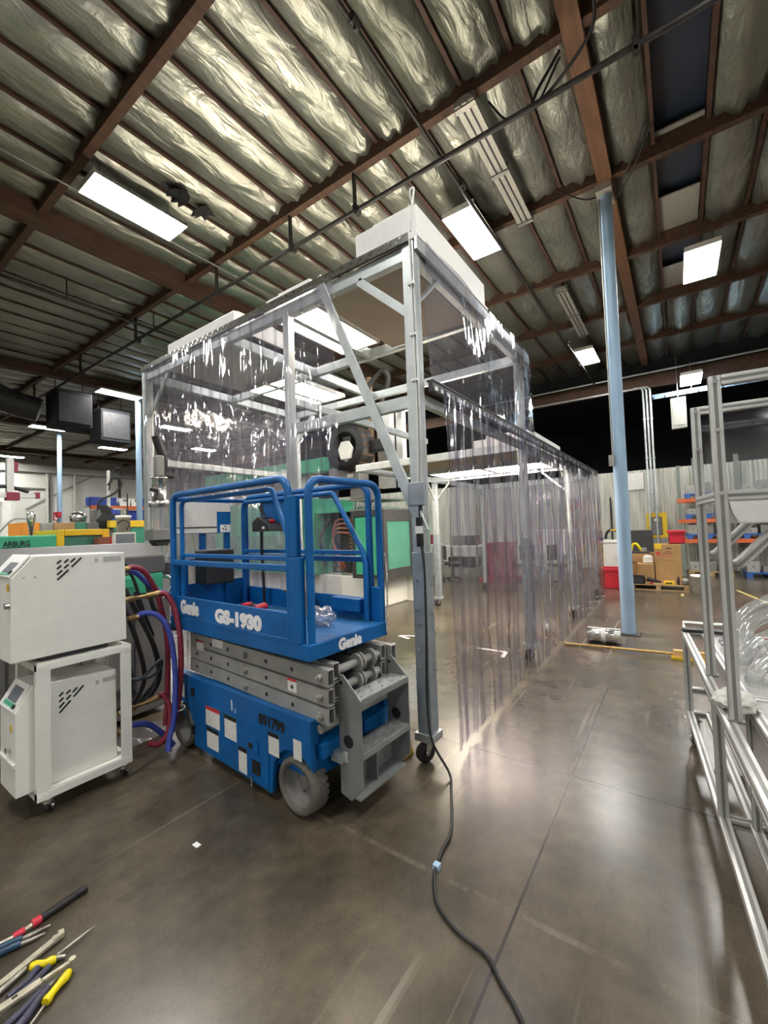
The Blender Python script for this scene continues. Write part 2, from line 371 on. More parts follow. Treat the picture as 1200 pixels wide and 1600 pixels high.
def caster(parent, x, y, r=.05, h=.13, rz=0., name='caster', big=False):
    """wheel with fork and top plate; wheel rests on z=0 (sub-parts hang under the fork)"""
    f = MB(); Rz = Matrix.Rotation(rz, 4, 'Z'); T = Matrix.Translation((x, y, 0)) @ Rz
    def pt(*p): return T @ Vector(p)
    w = r*.62
    f.add([pt(a, b, c) for c in (h-.008, h) for b in (-.04, .04) for a in (-.045, .045)], [(0,2,3,1), (4,5,7,6), (0,1,5,4), (2,6,7,3), (0,4,6,2), (1,3,7,5)])
    for sy in (-1, 1):
        y0, y1 = sy*(w/2+.004), sy*(w/2+.009)
        poly = [(-.03, h-.01), (.03, h-.01), (r*.45+.012, r-.012), (r*.45-.012, r-.016)]
        f.add([pt(a, y0, b) for a, b in poly]+[pt(a, y1, b) for a, b in poly], [(0,1,2,3), (7,6,5,4), (0,1,5,4), (1,2,6,5), (2,3,7,6), (3,0,4,7)])
    f.cyl(pt(r*.45, -w/2-.016, r), pt(r*.45, w/2+.016, r), .008, 8)
    f.cyl(pt(0, 0, h-.035), pt(0, 0, h-.005), .028, 14)
    fo = f.build(name, M['chrome'], parent)
    g = MB(); prof = [(r*.3, -w/2), (r*.86, -w/2), (r, -w*.32), (r, w*.32), (r*.86, w/2), (r*.3, w/2)]
    g.lathe(prof, (0, 0, 0), 'y', 24); g.v = [pt(p.x+r*.45, p.y, p.z+r) for p in g.v]
    g.build('wheel', M['rubber'], fo)
    return fo

# ------------------------------------------------------------------ the building
X0, X1, Y0, Y1 = -24.0, 15.4, -16.0, 31.0
ZB = 6.37
PUR = [2.12+2.235*k for k in range(-11, 7)]
GIR = [-13.4, -6.4, .61, 7.55, 14.6, 21.65, 28.6]
fl = MB().box(X0, 26, Y0, Y1, -.1, 0).build('floor', M['floor']); struct(fl)
JO = []
for a, b in zip([-20.4]+GIR, GIR+[35.6]):
    n = 12
    JO += [a+(b-a)*k/n for k in range(n)]
JO = sorted(y for y in JO if Y0-.1 < y < Y1)
SKY = [(PUR[k], PUR[k+1]) for k in (11, 12, 13, 14)]
cl = MB(); cl.box(X0, X1, Y0, Y1, 6.95, 7.05)
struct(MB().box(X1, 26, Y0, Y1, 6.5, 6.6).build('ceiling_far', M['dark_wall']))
def pillow(x0, x1, y0, y1):
    sag = random.uniform(.10, .15); ph = random.random()*6; k1 = random.uniform(2, 4); puck = random.uniform(.04, .1)
    near = abs((x0+x1)/2) < 8 and -2 < y0 < 12
    nu, nv = (16, 8) if near else (5, 4)
    def fn(u, v):
        e = 1-abs(2*u-1)**7
        s = math.sin(PI*v)**.65*sag*(.55+.45*e)
        z = 6.59 - s - puck*(1-e)*math.sin(PI*v)*(.6+.6*math.sin(v*17+ph)) + .012*math.sin(u*23*k1/3+ph+v*5)*math.sin(PI*v)
        return (x0+(x1-x0)*u, y0+(y1-y0)*v, z)
    if x1 > -4: cl.grid(fn, nu, nv)
for xa, xb in zip(PUR[:-1], PUR[1:]):
    for ya, yb in zip(JO[:-1], JO[1:]):
        if (xa, xb) in SKY and -.2 < (ya+yb)/2+.27 < .2: continue
        pillow(xa+.04, xb-.04, ya+.01, yb-.01)
struct(cl.build('ceiling', M['foil']))
pm = MB().box(-.05, .05, Y0, Y1, ZB, 6.9).mesh('roof_beam', M['beam'])
for x in PUR:
    o = bpy.data.objects.new('roof_beam', pm); C.objects.link(o); o.location = (x, 0, 0); struct(o)
gm = MB().box(X0, X1, -.09, .09, ZB-.02, 6.9).mesh('roof_girder', M['girder'])
gm2 = MB().box(X0, X1, -.14, .14, ZB-.1, 6.9).mesh('roof_girder', M['beam'])
for y in GIR:
    o = bpy.data.objects.new('roof_girder', gm if y < 1 else gm2); C.objects.link(o); o.location = (0, y, 0); struct(o)
jm = MB().box(X0, X1, -.022, .022, 6.53, 6.7).mesh('roof_joist', M['joist'])
for y in JO:
    if min(abs(y-g) for g in GIR) < .2: continue
    o = bpy.data.objects.new('roof_joist', jm); C.objects.link(o); o.location = (0, y, 0); struct(o)
for k, (xa, xb) in enumerate(SKY):
    t = MB()
    t.box(xa+.06, xb-.06, -.53, .02, 6.7, 6.72)
    t = t.build('skylight_panel', M['skylight'])
    tag(t, ['dark night skylight panel nearest, top right beside the orange girder', 'dark skylight panel second from the near end, by the blue column top',
            'dark skylight panel third along, just beyond the square light', 'dark skylight panel farthest along the row'][k], 'skylight', 'skylight panels right of the girder')
    MB().box(xb-1.0 if k > 1 else xb-.14, xb-.06, -.52, .01, 6.6, 6.62).build('curb_board', M['fixture_grey'], t)
# torn black flaps hanging out of the foil by the long light
for lab, P in (('torn black insulation flap above the long bright light, nearer one', [(2.98, 5.52), (3.08, 5.44), (3.16, 5.36), (3.26, 5.44), (3.3, 5.58), (3.29, 5.82), (3.22, 5.7), (3.17, 5.8), (3.12, 5.66), (3.05, 5.7)]), ('torn black insulation flap above the long bright light, farther one', [(3.4, 5.6), (3.5, 5.44), (3.6, 5.5), (3.7, 5.5), (3.64, 5.6), (3.66, 5.72), (3.58, 5.68), (3.56, 5.84), (3.5, 5.7), (3.44, 5.74)])):
    bm = bmesh.new(); rnd = random.Random(len(lab))
    q = MB(); n = len(P); q.add([(x, y, 6.41+rnd.uniform(-.06, .04)) for x, y in P]+[(sum(x for x, y in P)/n, sum(y for x, y in P)/n, 6.40)], [(i, (i+1) % n, n) for i in range(n)])
    bm.free(); o = q.build('torn_flap', M['rubber']); so = o.modifiers.new('thick', 'SOLIDIFY'); so.thickness = .008
    tag(o, lab, 'insulation', 'torn flaps in the roof foil')
# walls
struct(MB().box(X0-.2, 26, Y1, Y1+.2, 0, 7).build('wall_left', M['white_wall']))
struct(MB().box(X0-.2, X0, Y0, Y1, 0, 7).build('wall_rear', M['white_wall']))
struct(MB().box(X0-.2, 26, Y0-.2, Y0, 0, 7).build('wall_near', M['white_wall']))
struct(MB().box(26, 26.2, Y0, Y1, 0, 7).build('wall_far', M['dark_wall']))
co = MB()
def corr(u, v):
    y = -9+31*u; ph = (u*31/.1) % 1.0
    d = .018*(1 if .1 < ph < .4 else -1 if .6 < ph < .9 else 0)
    return (15.3+d, y, 0.02+3.08*v)
co.grid(corr, 310*8, 1, False); struct(co.build('wall_right', M['corr']))
struct(MB().box(15.34, 15.38, Y0, Y1, 5.98, 6.95).build('dark_gap_panel', M['dark_wall']))  # dark panel added above the header to keep the gap dark
struct(MB().box(15.2, 15.32, Y0, Y1, 5.6, 6.0).build('trim_1', M['beam']))
for k, y in enumerate((-1.4, -.45, 3.2, 6.2)):
    struct(MB().box(15.16, 15.26, y-.05, y+.05, 0, 3.3).build('trim_%d' % (k+2), M['rackgrey']))
struct(MB().box(5, 26, Y1-.3, Y1-.02, 5.55, 5.95).build('trim_6', M['fixture_grey']))
for k, x in enumerate((9.0, 10.4, 13.0)):
    struct(MB().box(x-.045, x+.045, Y1-.2, Y1-.02, 0, 5.6).build('trim_%d' % (k+7), M['dark'] if k == 2 else M['white_wall']))
# pale blue steel columns
for k, y in enumerate((.637, 14.65, 21.7)):
    t = thing('steel_column', ['pale blue steel column standing on the floor beside the silver roll',                'pale blue steel column at the far left corner of the vinyl enclosure', 'farthest pale blue column, with a red sign on it'][k], 'column', (6.77, y, 0), 0, 'pale blue steel columns')
    t['kind'] = 'structure'
    MB().cyl((0, 0, .015), (0, 0, 6.25), .088, 28).build('shaft', M['column'], t)
    MB().box(-.14, .14, -.14, .14, 0, .015).build('base_plate', M['dark'], t)
    MB().box(-.2, .2, -.1, .1, 6.25, 6.35).build('cap_plate', M['fixture_grey'], t)
    if k == 0:
        MB().tube([(-.1, .07, 6.2), (-.1, .07, 2.5)], .012, 8).box(-.14, -.08, .05, .12, 2.35, 2.5).build('conduit', M['grey_metal'], t)
    if k == 2: MB().box(-.13, .02, -.12, .12, 2.5, 2.74).build('fire_sign', M['red'], t)

# ------------------------------------------------------------------ high bay lamps
def lamp_proto(label, loc):
    t = thing('ceiling_light', label, 'ceiling light', loc, 0, 'high bay ceiling lights')
    h = MB()
    h.prism([(-.26, 0), (-.2, .09), (.2, .09), (.26, 0), (.25, 0), (.19, .08), (-.19, .08), (-.25, 0)], -.6, .6, 'x')
    h.box(-.6, -.595, -.25, .25, 0, .085); h.box(.595, .6, -.25, .25, 0, .085)
    h.build('housing', M['fixture'], t)
    MB().box(-.59, .59, -.235, .235, .004, .014).build('lens', M['lamp'], t)
    for s in (-1, 1):
        MB().tube([(s*.45, 0, .085), (s*.45, 0, .36)], .004, 6).build('hanger_wire', M['pipe_dark'], t)
    return t
L = [((2.75, 5.93, 6.1), 'long bright light between the two brown roof beams at upper left'),
     ((6.12, 2.38, 6.1), 'bright square light just above the tall white filter box'),
     ((9.36, -.56, 6.1), 'bright light right of the blue column, nearest under the skylights'),
     ((12.7, 1.85, 6.1), 'small bright light left of the blue column'),
     ((16.3-1.3, -.5, 5.55), 'small bright light above the hanging cable tray'),
     ((6.07, 14.35, 6.1), 'bright light above the left blue column'),
     ((6.13, 20.8, 6.1), 'bright light above the far blue column'),
     ((9.6, 23.5, 6.1), 'far bright light between the two left blue columns'),
     ((6.9, 29.3, 6.1), 'farthest bright light over the white robot column at left'),
     ((9.5, 12.2, 6.1), 'bright light seen through the top of the vinyl curtain'),
     ((9.5, 17.3, 6.1), 'bright light seen low through the left end of the vinyl curtain'),
     ((12.9, 20.7, 6.1), 'bright light seen through the curtain beside the corner post'),
     ((13.0, 25.5, 6.1), 'small far light seen through the curtain above the robot'),
     ((13.3, 8.5, 6.1), 'small bright light seen behind the diagonal brace'),
     ((-.5, 2.3, 6.1), 'light over the open floor behind the viewer'), ((-1.3, 9.5, 6.1), 'light over the left bay behind the viewer'),
     ((2.75, -.9, 6.1), 'light over the cart bay right of the viewer'), ((9.4, -5.2, 6.1), 'light over the rack aisle at right'),
     ((-.8, 17.5, 6.1), 'light over the far left bay')]
L += [((x, y, 6.1), 'unseen light over the hall behind the viewer, row %d lamp %d' % (i+1, j+1)) for i, x in enumerate((-7.1, -13.7, -20.3)) for j, y in enumerate((-8.0, -1.0, 6.0, 13.0))]  # unseen lamps added on the ceiling grid for the curtains to reflect
L += [((x, y, 6.1), 'unseen light over the right hand hall, row %d lamp %d' % (i+1, j+1)) for i, y in enumerate((-7.6, -13.0)) for j, x in enumerate((-.5, 6.1, 12.7))]  # more unseen lamps, added for the side curtain to reflect
lp = lamp_proto(L[0][1], L[0][0])
for p, lab in L[1:]: dup(lp, lab, p)

# grey unlit strip lights
def strip_light(label, loc, length):
    t = thing('strip_light', label, 'ceiling light', loc, 0, 'unlit strip lights')
    MB().prism([(-.11, 0), (-.1, .03), (-.05, .09), (.05, .09), (.1, .03), (.11, 0)], -length/2, length/2, 'x').build('housing', M['fixture_grey'], t)
    MB().box(-length/2, length/2, -.045, -.03, -.012, 0).box(-length/2, length/2, .03, .045, -.012, 0).build('lamp_channel', M['dark'], t)
    for x in (-length/2+.05, 0, length/2-.05): MB().box(x-.03, x+.03, -.12, .12, -.02, .1).build('bracket', M['grey_metal'], t)
strip_light('grey unlit strip light hanging near the tall white filter box', (5.45, 1.72, 6.27), 2.35)
strip_light('grey unlit strip light beyond, above the small square light', (10.3, 1.72, 6.27), 2.6)

# ------------------------------------------------------------------ pipes and services under the roof
p = thing('sprinkler_pipe', 'black sprinkler main running across under the roof beams on hangers', 'pipe')
MB().tube([(4.4, -6, 5.9), (4.4, 30, 5.9)], .03, 12).build('pipe_run', M['pipe_dark'], p)
for y in (-3, .1, 3.35, 4.6, 6.5, 9.5, 12.5, 16, 20):
    MB().bar((4.36, y, 5.85), (4.36, y, 6.4), .03, .05).box(4.34, 4.46, y-.03, y+.03, 5.85, 5.95).build('pipe_hanger', M['pipe_dark'], p)
p = thing('sprinkler_pipe', 'black branch pipe running into the distance left of the square light', 'pipe')
MB().tube([(-4, 2.12, 6.0), (5.2, 2.1, 5.98), (15, 1.98, 5.95)], .022, 12).build('pipe_run', M['pipe_dark'], p)
for x in (2.8, 5.0, 8, 11): MB().cyl((x-.05, 2.12-.01*x, 6.0), (x+.05, 2.12-.01*x, 6.0), .045, 12).cyl((x, 2.12-.01*x, 5.92), (x, 2.12-.01*x, 6.0), .012).build('sprinkler_head', M['pipe_dark'], p)
p = thing('sprinkler_pipe', 'black branch pipe crossing the left bay below the foil', 'pipe')
MB().tube([(-4, 9.2, 6.1), (15, 9.2, 6.1)], .03, 12).build('pipe_run', M['pipe_dark'], p)
for x in (1.5, 3.0, 4.6): MB().cyl((x, 9.2, 6.1), (x, 9.2, 6.5), .012).build('pipe_hanger', M['pipe_dark'], p)
p = MB().tube([(-4, 6.41, 6.28), (12, 6.41, 6.28)], .014, 8).build('conduit', M['grey_metal']); tag(p, 'thin grey conduit running past the long bright light', 'conduit')
cw = MB().tube(spline([(3.7, .2, 6.3), (3.9, .36, 6.22), (4.15, .42, 6.05), (4.35, .75, 5.96), (4.5, 1.05, 5.98), (4.5, 1.0, 6.12), (4.46, .85, 6.25), (4.42, .74, 6.33)]), .016, 8).tube(spline([(4.46, .75, 6.3), (4.5, 1.0, 5.99), (4.5, 1.2, 5.98), (4.5, 1.35, 6.05), (4.46, 1.5, 6.3)]), .012, 8).build('cable_bundle', M['rubber'])
tag(cw, 'loose black cables looped over the pipe by the orange girder', 'cable')
cw = MB().tube(spline([(6.75, .75, 6.3), (6.6, .9, 6.25), (6.3, 1.2, 6.33)]), .01, 6).tube(spline([(6.75, .5, 6.2), (6.4, .3, 6.3), (6.0, .1, 6.45)]), .012, 6).tube(spline([(6.75, .5, 6.15), (6.4, .25, 6.25), (6.0, .0, 6.45)]), .012, 6).build('cable_bundle', M['rubber'])
tag(cw, 'thin cables tied to the top of the blue column', 'cable')
t = thing('heater_unit', 'dark grey hanging heater box at left under the roof, nearer one', 'heater', (4.9, 14.9, 4.9), 0, 'hanging heater boxes')
MB().box(-.45, .45, -.45, .45, 0, 1.05).build('casing', M['dark_wall'], t, .02); MB().box(-.4, .4, -.47, -.45, .1, .95).build('grille', M['dark'], t)
for s in (-1, 1): MB().cyl((s*.35, 0, 1.05), (s*.35, 0, 1.6), .012).build('hanger_rod', M['pipe_dark'], t)
dup(t, 'dark grey hanging heater box at left under the roof, farther one', (6.3, 15.6, 4.75))
t = thing('air_duct', 'dark foil duct hanging at the far left under the roof', 'duct', (3.3, 15.5, 5.3))
MB().tube(spline([(-2, .4, .9), (-.6, .2, .7), (.3, 0, .3), (1.0, -.2, .1)]), .35, 18).build('duct_tube', M['dark'], t)
MB().cyl((-.6, .2, 1.0), (-.6, .2, 1.3), .015).build('hanger_rod', M['pipe_dark'], t)
# far right services
t = thing('conduit_run', 'pair of pale conduits dropping past the dark opening to the yellow framed panel', 'conduit', (15.0, .6, 0))
for dy in (-.09, 0, .09):
    MB().tube([(0, dy, 0 if abs(dy) > .05 else 1.76), (0, dy, 5.5), (0, dy+.06, 5.58), (0, dy+.3 if dy < .05 else 3.6, 5.6)], .03, 10).build('pipe_run', M['galv'], t)
for z in (2.3, 3.4, 4.6): MB().box(.03, .12, -.14, .14, z, z+.04).build('pipe_clamp', M['grey_metal'], t)
c = MB().tube([(14.9, -3.5, 5.98), (14.9, 6, 5.98)], .03, 10).build('conduit', M['galv']); tag(c, 'pale horizontal conduit above the dark opening', 'conduit')
t = thing('cable_tray', 'pale blue ladder cable tray hanging above the aluminium posts', 'cable tray', (15.0, 0, 5.2))
MB().box(-.15, -.13, -5, .45, 0, .07).box(.13, .15, -5, .45, 0, .07).build('tray_rail', M['column'], t)
for k in range(20): MB().box(-.13, .13, .4-k*.27, .43-k*.27, .01, .03).build('rung', M['column'], t)
for y in (-.5, -3): MB().cyl((0, y, .0), (0, y, .9), .008).build('hanger_rod', M['grey_metal'], t)
t = MB().box(15.05, 15.2, -.36, .02, 4.2, 5.12).build('unit_heater', M['fixture_grey'], None, .02); tag(t, 'white box hung high in the dark opening at right', 'heater')
MB().box(15.03, 15.05, -.3, -.04, 4.3, 4.9).build('front_panel', M['fixture_grey'], t)
MB().cyl((15.12, -.17, 5.12), (15.12, -.17, 6.4), .01).build('hanger_rod', M['grey_metal'], t)

# ------------------------------------------------------------------ soft wall clean room
CX0, CX1, CX2, CX3 = 2.54, 4.98, 7.45, 9.9
CY0, CYM, CYL, CY1 = 1.467, 2.74, 3.95, 5.25
ZT, ZM = 3.6, 2.56
cr = thing('clean_room', 'tall galvanised steel frame enclosure hung with clear vinyl, on casters', 'clean room')
def post(x, y, zt, sleeve=True, w=.09, cas=True):
    o = MB()
    o.box(x-w/2, x+w/2, y-w/2, y+w/2, .16 if cas else .0, zt)
    for dx in (-.012, .012): o.box(x+dx-.002, x+dx+.002, y-w/2-.003, y-w/2, .2, zt)
    o = o.build('post', M['galv'], cr, .006)
    if sleeve:
        b = MB(); b.box(x-w/2-.008, x+w/2+.008, y-w/2-.008, y+w/2+.008, .165, 1.42)
        b.build('lower_sleeve', M['galv_dull'], o, .006)
        b = MB()
        for z in (.62, .74, .9, 1.0, 1.2):
            b.cyl((x+.01, y-w/2-.022, z), (x+.01, y-w/2, z), .009, 8); b.cyl((x-w/2-.02, y+.01, z+.03), (x-w/2, y+.01, z+.03), .009, 8)
        b.build('bolt', M['chrome'], o)
        MB().box(x-.07, x+.07, y-.07, y+.07, .15, .2).build('foot_plate', M['galv'], o)
    if cas: caster(cr, x, y, .068, .155, 2.6)
post(CX0, CY0, ZT); post(CX1, CY0, ZT); post(CX0, CY1, ZT); post(CX1, CY1, ZT)

post(CX2, CY0, ZM); post(CX3, CY0, ZM, True, .07); post(CX2, CYL, ZM, True); post(CX3, CYL, ZM, False, .07); 
def beam(p, q, w=.06, h=.1, m='galv', name='beam'): return MB().bar(p, q, w, h).build(name, M[m], cr, .004)
# hanging centre post and the mid rail by it
MB().box(CX0-.035, CX0+.035, CYM-.035, CYM+.035, .9, ZT-.05).build('post', M['galv'], cr, .005)
beam((CX0, CY0, 2.48), (CX0, CYM, 2.48), .05, .09)
zt = ZT-.06
for a, b in (((CX0, CY0), (CX0, CY1)), ((CX0, CY0), (CX1, CY0)), ((CX1, CY0), (CX1, CY1)), ((CX0, CY1), (CX1, CY1)), ((3.76, CY0), (3.76, CY1)), ((CX0, CYL-.35), (CX1, CYL-.35)), ((CX0, CYM), (3.76, CYM))):
    beam((*a, zt), (*b, zt))
zm = ZM-.06
for a, b in (((CX1, CY0), (CX3, CY0)), ((CX1, CY0), (CX1, CYL)), ((CX1, CYL), (CX3, CYL)), ((CX2, CY0), (CX2, CYL)), ((CX3, CY0), (CX3, CYL)), ((6.2, CY0), (6.2, CYL))):
    beam((*a, zm), (*b, zm), .06, .1)
beam((CX0, CY0, zm), (CX1, CY0, zm), .05, .08)
beam((CX0, CYM, 2.74), (CX1, CYM, 2.74), .05, .07)
beam((CX0, CY1, zm), (CX1, CY1, zm), .05, .08)
def brace(p, q, w=.055, h=.02): return MB().bar(p, q, w, h).build('brace', M['galv'], cr, .002)
brace((CX0-.02, CY0+.04, 3.12), (CX0-.02, CY0+.46, 3.5), .02, .06); brace((CX0+.04, CY0-.02, 3.2), (CX0+.36, CY0-.02, 3.5), .05, .02)
brace((CX0-.055, 2.32, 3.66), (CX0-.055, 1.41, 1.56), .02, .075)
brace((CX0, CY1-.04, 3.05), (CX0, CY1-.5, 3.5), .02, .05); brace((CX1, CY1-.04, 3.1), (CX1, CY1-.4, 3.5), .02, .05)
for x in (CX2,):
    brace((x-.03, CYL, 2.1), (x-.32, CYL, 2.46), .03, .03); brace((x, CYL-.03, 2.1), (x, CYL-.35, 2.46), .03, .03); brace((x, CY0+.03, 2.1), (x, CY0+.42, 2.46), .03, .03)
    brace((x+.03, CY0, 2.1), (x+.35, CY0, 2.46), .03, .03)
brace((8.15, CY0-.07, 2.52), (7.75, CY0-.07, 1.95), .04, .03)
brace((CX2+.12, CY0-.02, .02), (CX2+.0, CY0-.02, .3), .03, .015)
for dx in (0, .75, 1.4): brace((8.3+dx, 1.32, .03), (8.1+dx, 1.46, .03), .03, .02)
# junction box, connector and white conduit on the corner post
MB().box(CX0-.075, CX0-.045, CY0-.075, CY0+.05, 1.74, 1.9).build('junction_box', M['galv_dull'], cr, .006)
MB().tube(spline([(CX0-.06, CY0-.02, 3.66), (CX0-.058, CY0-.028, 3.5), (CX0-.056, CY0-.03, 3.0), (CX0-.056, CY0-.034, 2.4), (CX0-.056, CY0-.026, 2.0), (CX0-.058, CY0-.02, 1.9)]), .006, 8).build('conduit', M['fixture'], cr)
for z in (3.28, 2.92, 2.6): MB().box(CX0-.066, CX0-.046, CY0-.05, CY0-.005, z, z+.018).build('cable_clip', M['white_box'], cr)
# mounting rail of the tall front curtain and track of the side curtain
t = MB(); t.box(CX0-.07, CX0-.05, CY0-.02, CY1+.02, ZT-.01, ZT+.05); t.build('curtain_rail', M['rail_olive'], cr)
t = MB()
for k in range(42):
    y = CY0+.04+k*.09; t.cyl((CX0-.077, y, ZT+.03), (CX0-.07, y, ZT+.03), .012, 8); t.cyl((CX0-.077, y+.03, ZT+.005), (CX0-.07, y+.03, ZT+.005), .008, 8)
o = t.build('rail_stud', M['chrome'], cr); o['kind'] = 'stuff'
t = MB(); t.box(CX0+.05, CX3+.05, CY0-.11, CY0-.075, ZM-.02, ZM+.055); t.box(CX0+.05, CX3+.05, CY0-.115, CY0-.06, ZM+.055, ZM+.065); t.build('curtain_track', M['dark'], cr)
t = MB()
for k in range(82):
    x = CX0+.09+k*.09; t.box(x-.022, x+.022, CY0-.118, CY0-.11, ZM-.01, ZM+.02)
o = t.build('track_clip', M['galv'], cr); o['kind'] = 'stuff'
MB().box(CX0-.03, CX1+.22, CY0-.07, CY0-.05, ZT-.06, ZT+.03).build('sheet_rail', M['galv'], cr)
# ceiling: blank boards and lit panels
MB().box(2.6, 3.7, 1.52, 2.4, 3.51, 3.53).build('ceiling_board', M['beige'], cr)
def lit(x0, x1, y0, y1, z):
    f = MB(); w = .025
    f.box(x0, x1, y0, y0+w, z, z+.05).box(x0, x1, y1-w, y1, z, z+.05).box(x0, x0+w, y0+w, y1-w, z, z+.05).box(x1-w, x1, y0+w, y1-w, z, z+.05)
    f = f.build('panel_frame', M['fixture'], cr); MB().box(x0+w, x1-w, y0+w, y1-w, z+.01, z+.03).build('lit_panel', M['panel_lamp'], f)
lit(2.58, 3.5, 2.42, 2.93, 3.5); lit(3.56, 4.64, 3.86, 4.26, 3.5); lit(3.56, 4.64, 4.29, 4.67, 3.5)
lit(6.25, 7.35, 1.65, 2.6, 2.5); lit(6.25, 7.35, 2.63, 3.6, 2.5)
MB().box(5.05, 6.15, 1.55, 3.85, 2.52, 2.54).build('ceiling_board', M['beige'], cr)
MB().box(2.6, 3.65, 3.65, 4.85, 3.54, 3.56).build('ceiling_board', M['fixture_grey'], cr)
# filter boxes on the roof
def ffu(label, loc, lx, ly, h1, h2, cut):
    t = thing('fan_filter_box', label, 'filter box', loc, 0, 'filter boxes on the clean room roof')
    b = MB(); b.box(0, lx, 0, ly, 0, h1); b.build('plenum', M['white_box'], t, .008)
    b = MB(); b.box(-.02, lx+.02, -.02, ly+.02, 0, .03); b.build('flange', M['white_box'], t, .004)
    b = MB(); b.box(cut, lx-cut, cut, ly-cut, h1, h2); b.build('motor_housing', M['white_box'], t, .008)
    return t
t = ffu('large white filter box on the near corner of the tall roof', (2.58, 1.43, 3.66), 1.3, .56, .26, .36, .1)
ffu('low white filter box in the middle of the tall roof', (2.6, 2.52, 3.66), 1.1, .58, .12, .2, .08)
ffu('long stepped white filter box at the far left end of the tall roof', (2.62, 3.62, 3.68), .8, 1.3, .2, .3, .14)
ffu('small dull white filter box on the low roof behind the vinyl', (5.9, 1.55, 2.62), 1.5, .9, .22, .3, .14)
tw = MB().tube(spline([(2.9, 1.6, 4.06), (2.62, 1.5, 4.05), (2.54, 1.42, 4.0), (2.5, 1.41, 3.88), (2.49, 1.43, 3.66)]), .007, 8).build('conduit', M['fixture']); tag(tw, 'thin white flexible conduit looping over the corner of the large filter box', 'conduit')

def strips(label, p0, p1, z0, z1, m, pitch=.165, width=.2, amp=.02, seed=1, skip=0, edge=None):
    """a row of hanging clear strips, every strip a part"""
    rnd = random.Random(seed); p0, p1 = Vector(p0), Vector(p1); d = (p1-p0); n = max(1, int(d.length/pitch)); d.normalize(); nrm = Vector((-d.y, d.x, 0))
    t = thing('strip_curtain', label, 'strip curtain', (p0.x, p0.y, 0))
    US = [0, .028, .2, .4, .6, .8, .972, 1]; nu = len(US)-1; nv = 26
    for k in range(n):
        a = rnd.uniform(-amp, amp); ph = rnd.uniform(0, 6); f = rnd.uniform(.8, 2.2); bow = rnd.uniform(-1, 1)*amp*.8; tw_ = rnd.uniform(-.09, .09); off = .006*(1 if k % 2 else -1)
        zb = z0+rnd.uniform(0, .03); k1 = rnd.uniform(4, 9); h = z1-z0
        def fn(u, v):
            u = US[round(u*nu)]
            z = z1+(zb-z1)*v; e = min(1, v*h/.5)
            s_ = (u-.5)*width
            w = off + e*(a*math.sin(f*z*1.6+ph) + .005*math.sin(k1*z+ph*2+u*4)) + bow*math.cos(PI*(u-.5)*2+.6*math.sin(z*f+ph))*(.4+.6*e) + tw_*s_*e
            q = d*(k*pitch+width/2+s_*(1-.06*e*abs(math.sin(z*1.3+ph)))) + nrm*w
            return (q.x, q.y, z)
        o = MB().grid(fn, nu, nv).build('vinyl_strip', m, t)
        if edge:
            o.data.materials.append(edge)
            for i, p in enumerate(o.data.polygons):
                if i % nu in (0, nu-1): p.material_index = 1
    return t
strips('tall clear strip curtain on the front left face, behind the blue lift', (CX0-.087, 2.14, 0), (CX0-.087, CY1-.02, 0), .08, ZT-.012, M['vinyl'], .165, .2, .014, 3)
strips('long purple tinged strip curtain along the right side, down to the floor', (CX0+.1, CY0-.15, 0), (CX3+.06, CY0-.15, 0), .03, ZM, M['strip'], .165, .2, .022, 5, 0, M['strip_edge'])
strips('strip curtain across the far end of the low enclosure', (CX3+.14, CY0-.02, 0), (CX3+.14, CYL, 0), .02, ZM, M['strip'], .2, .23, .02, 9, 0, M['strip_edge'])
def sheet(label, p0, p1, z0, z1, amp, seed, nu=40, nv=24):
    rnd = random.Random(seed); p0, p1 = Vector(p0), Vector(p1); d = p1-p0; ln = d.length; d.normalize(); nrm = Vector((-d.y, d.x, 0)); ph = rnd.uniform(0, 6)
    def fn(u, v):
        z = z0+(z1-z0)*v; s = u*ln
        w = amp*(math.sin(s*4.2+ph+v*1.4)+.5*math.sin(s*9+ph*2-v*3))*math.sin(PI*(.15+.85*(1-v)))
        q = p0+d*s+nrm*w; return (q.x, q.y, z)
    return tag(MB().grid(fn, nu, nv).build('vinyl_sheet', M['vinyl']), label, 'vinyl sheet')
sheet('clear vinyl window high on the right side above the black track', (CX0+.05, CY0-.1, 0), (CX1+.22, CY0-.1, 0), ZM+.07, ZT+.02, .02, 4)
sheet('clear vinyl sheet closing the far left end of the tall frame', (CX0, CY1+.09, 0), (CX1, CY1+.09, 0), .3, ZT-.1, .02, 6)
# extension cord down the post and over the floor
t = thing('extension_cord', 'black power cord hanging down the corner post and snaking over the floor', 'cord')
pts = [(CX0-.06, CY0-.02, 1.72), (CX0-.062, CY0-.02, 1.62)]
MB().tube(spline([(CX0-.06, CY0-.03, 1.74), (CX0-.062, CY0-.03, 1.52), (CX0-.07, CY0-.055, 1.3), (CX0-.068, CY0-.05, .9), (CX0-.075, CY0-.04, .45), (CX0-.1, CY0-.08, .2), (2.434, 1.268, .03), (2.3, 1.19, .011), (2.01, 1.049, .011), (1.85, 1.023, .011), (1.733, .995, .011), (1.656, .957, .011), (1.583, .9, .011), (1.525, .786, .011), (1.5, .658, .011), (1.446, .591, .011), (1.366, .489, .011), (1.2, .34, .011), (.9, .2, .011)]), .0078, 8).build('cord', M['rubber'], t)
MB().box(CX0-.09, CX0-.053, CY0-.05, CY0-.012, 1.46, 1.66).build('connector', M['black'], t, .004); MB().box(CX0-.094, CX0-.052, CY0-.054, CY0-.008, 1.55, 1.6).build('white_band', M['white_box'], t)
MB().box(1.745, 1.775, .985, 1.015, .002, .025).build('tape_marker', M['column'], t)

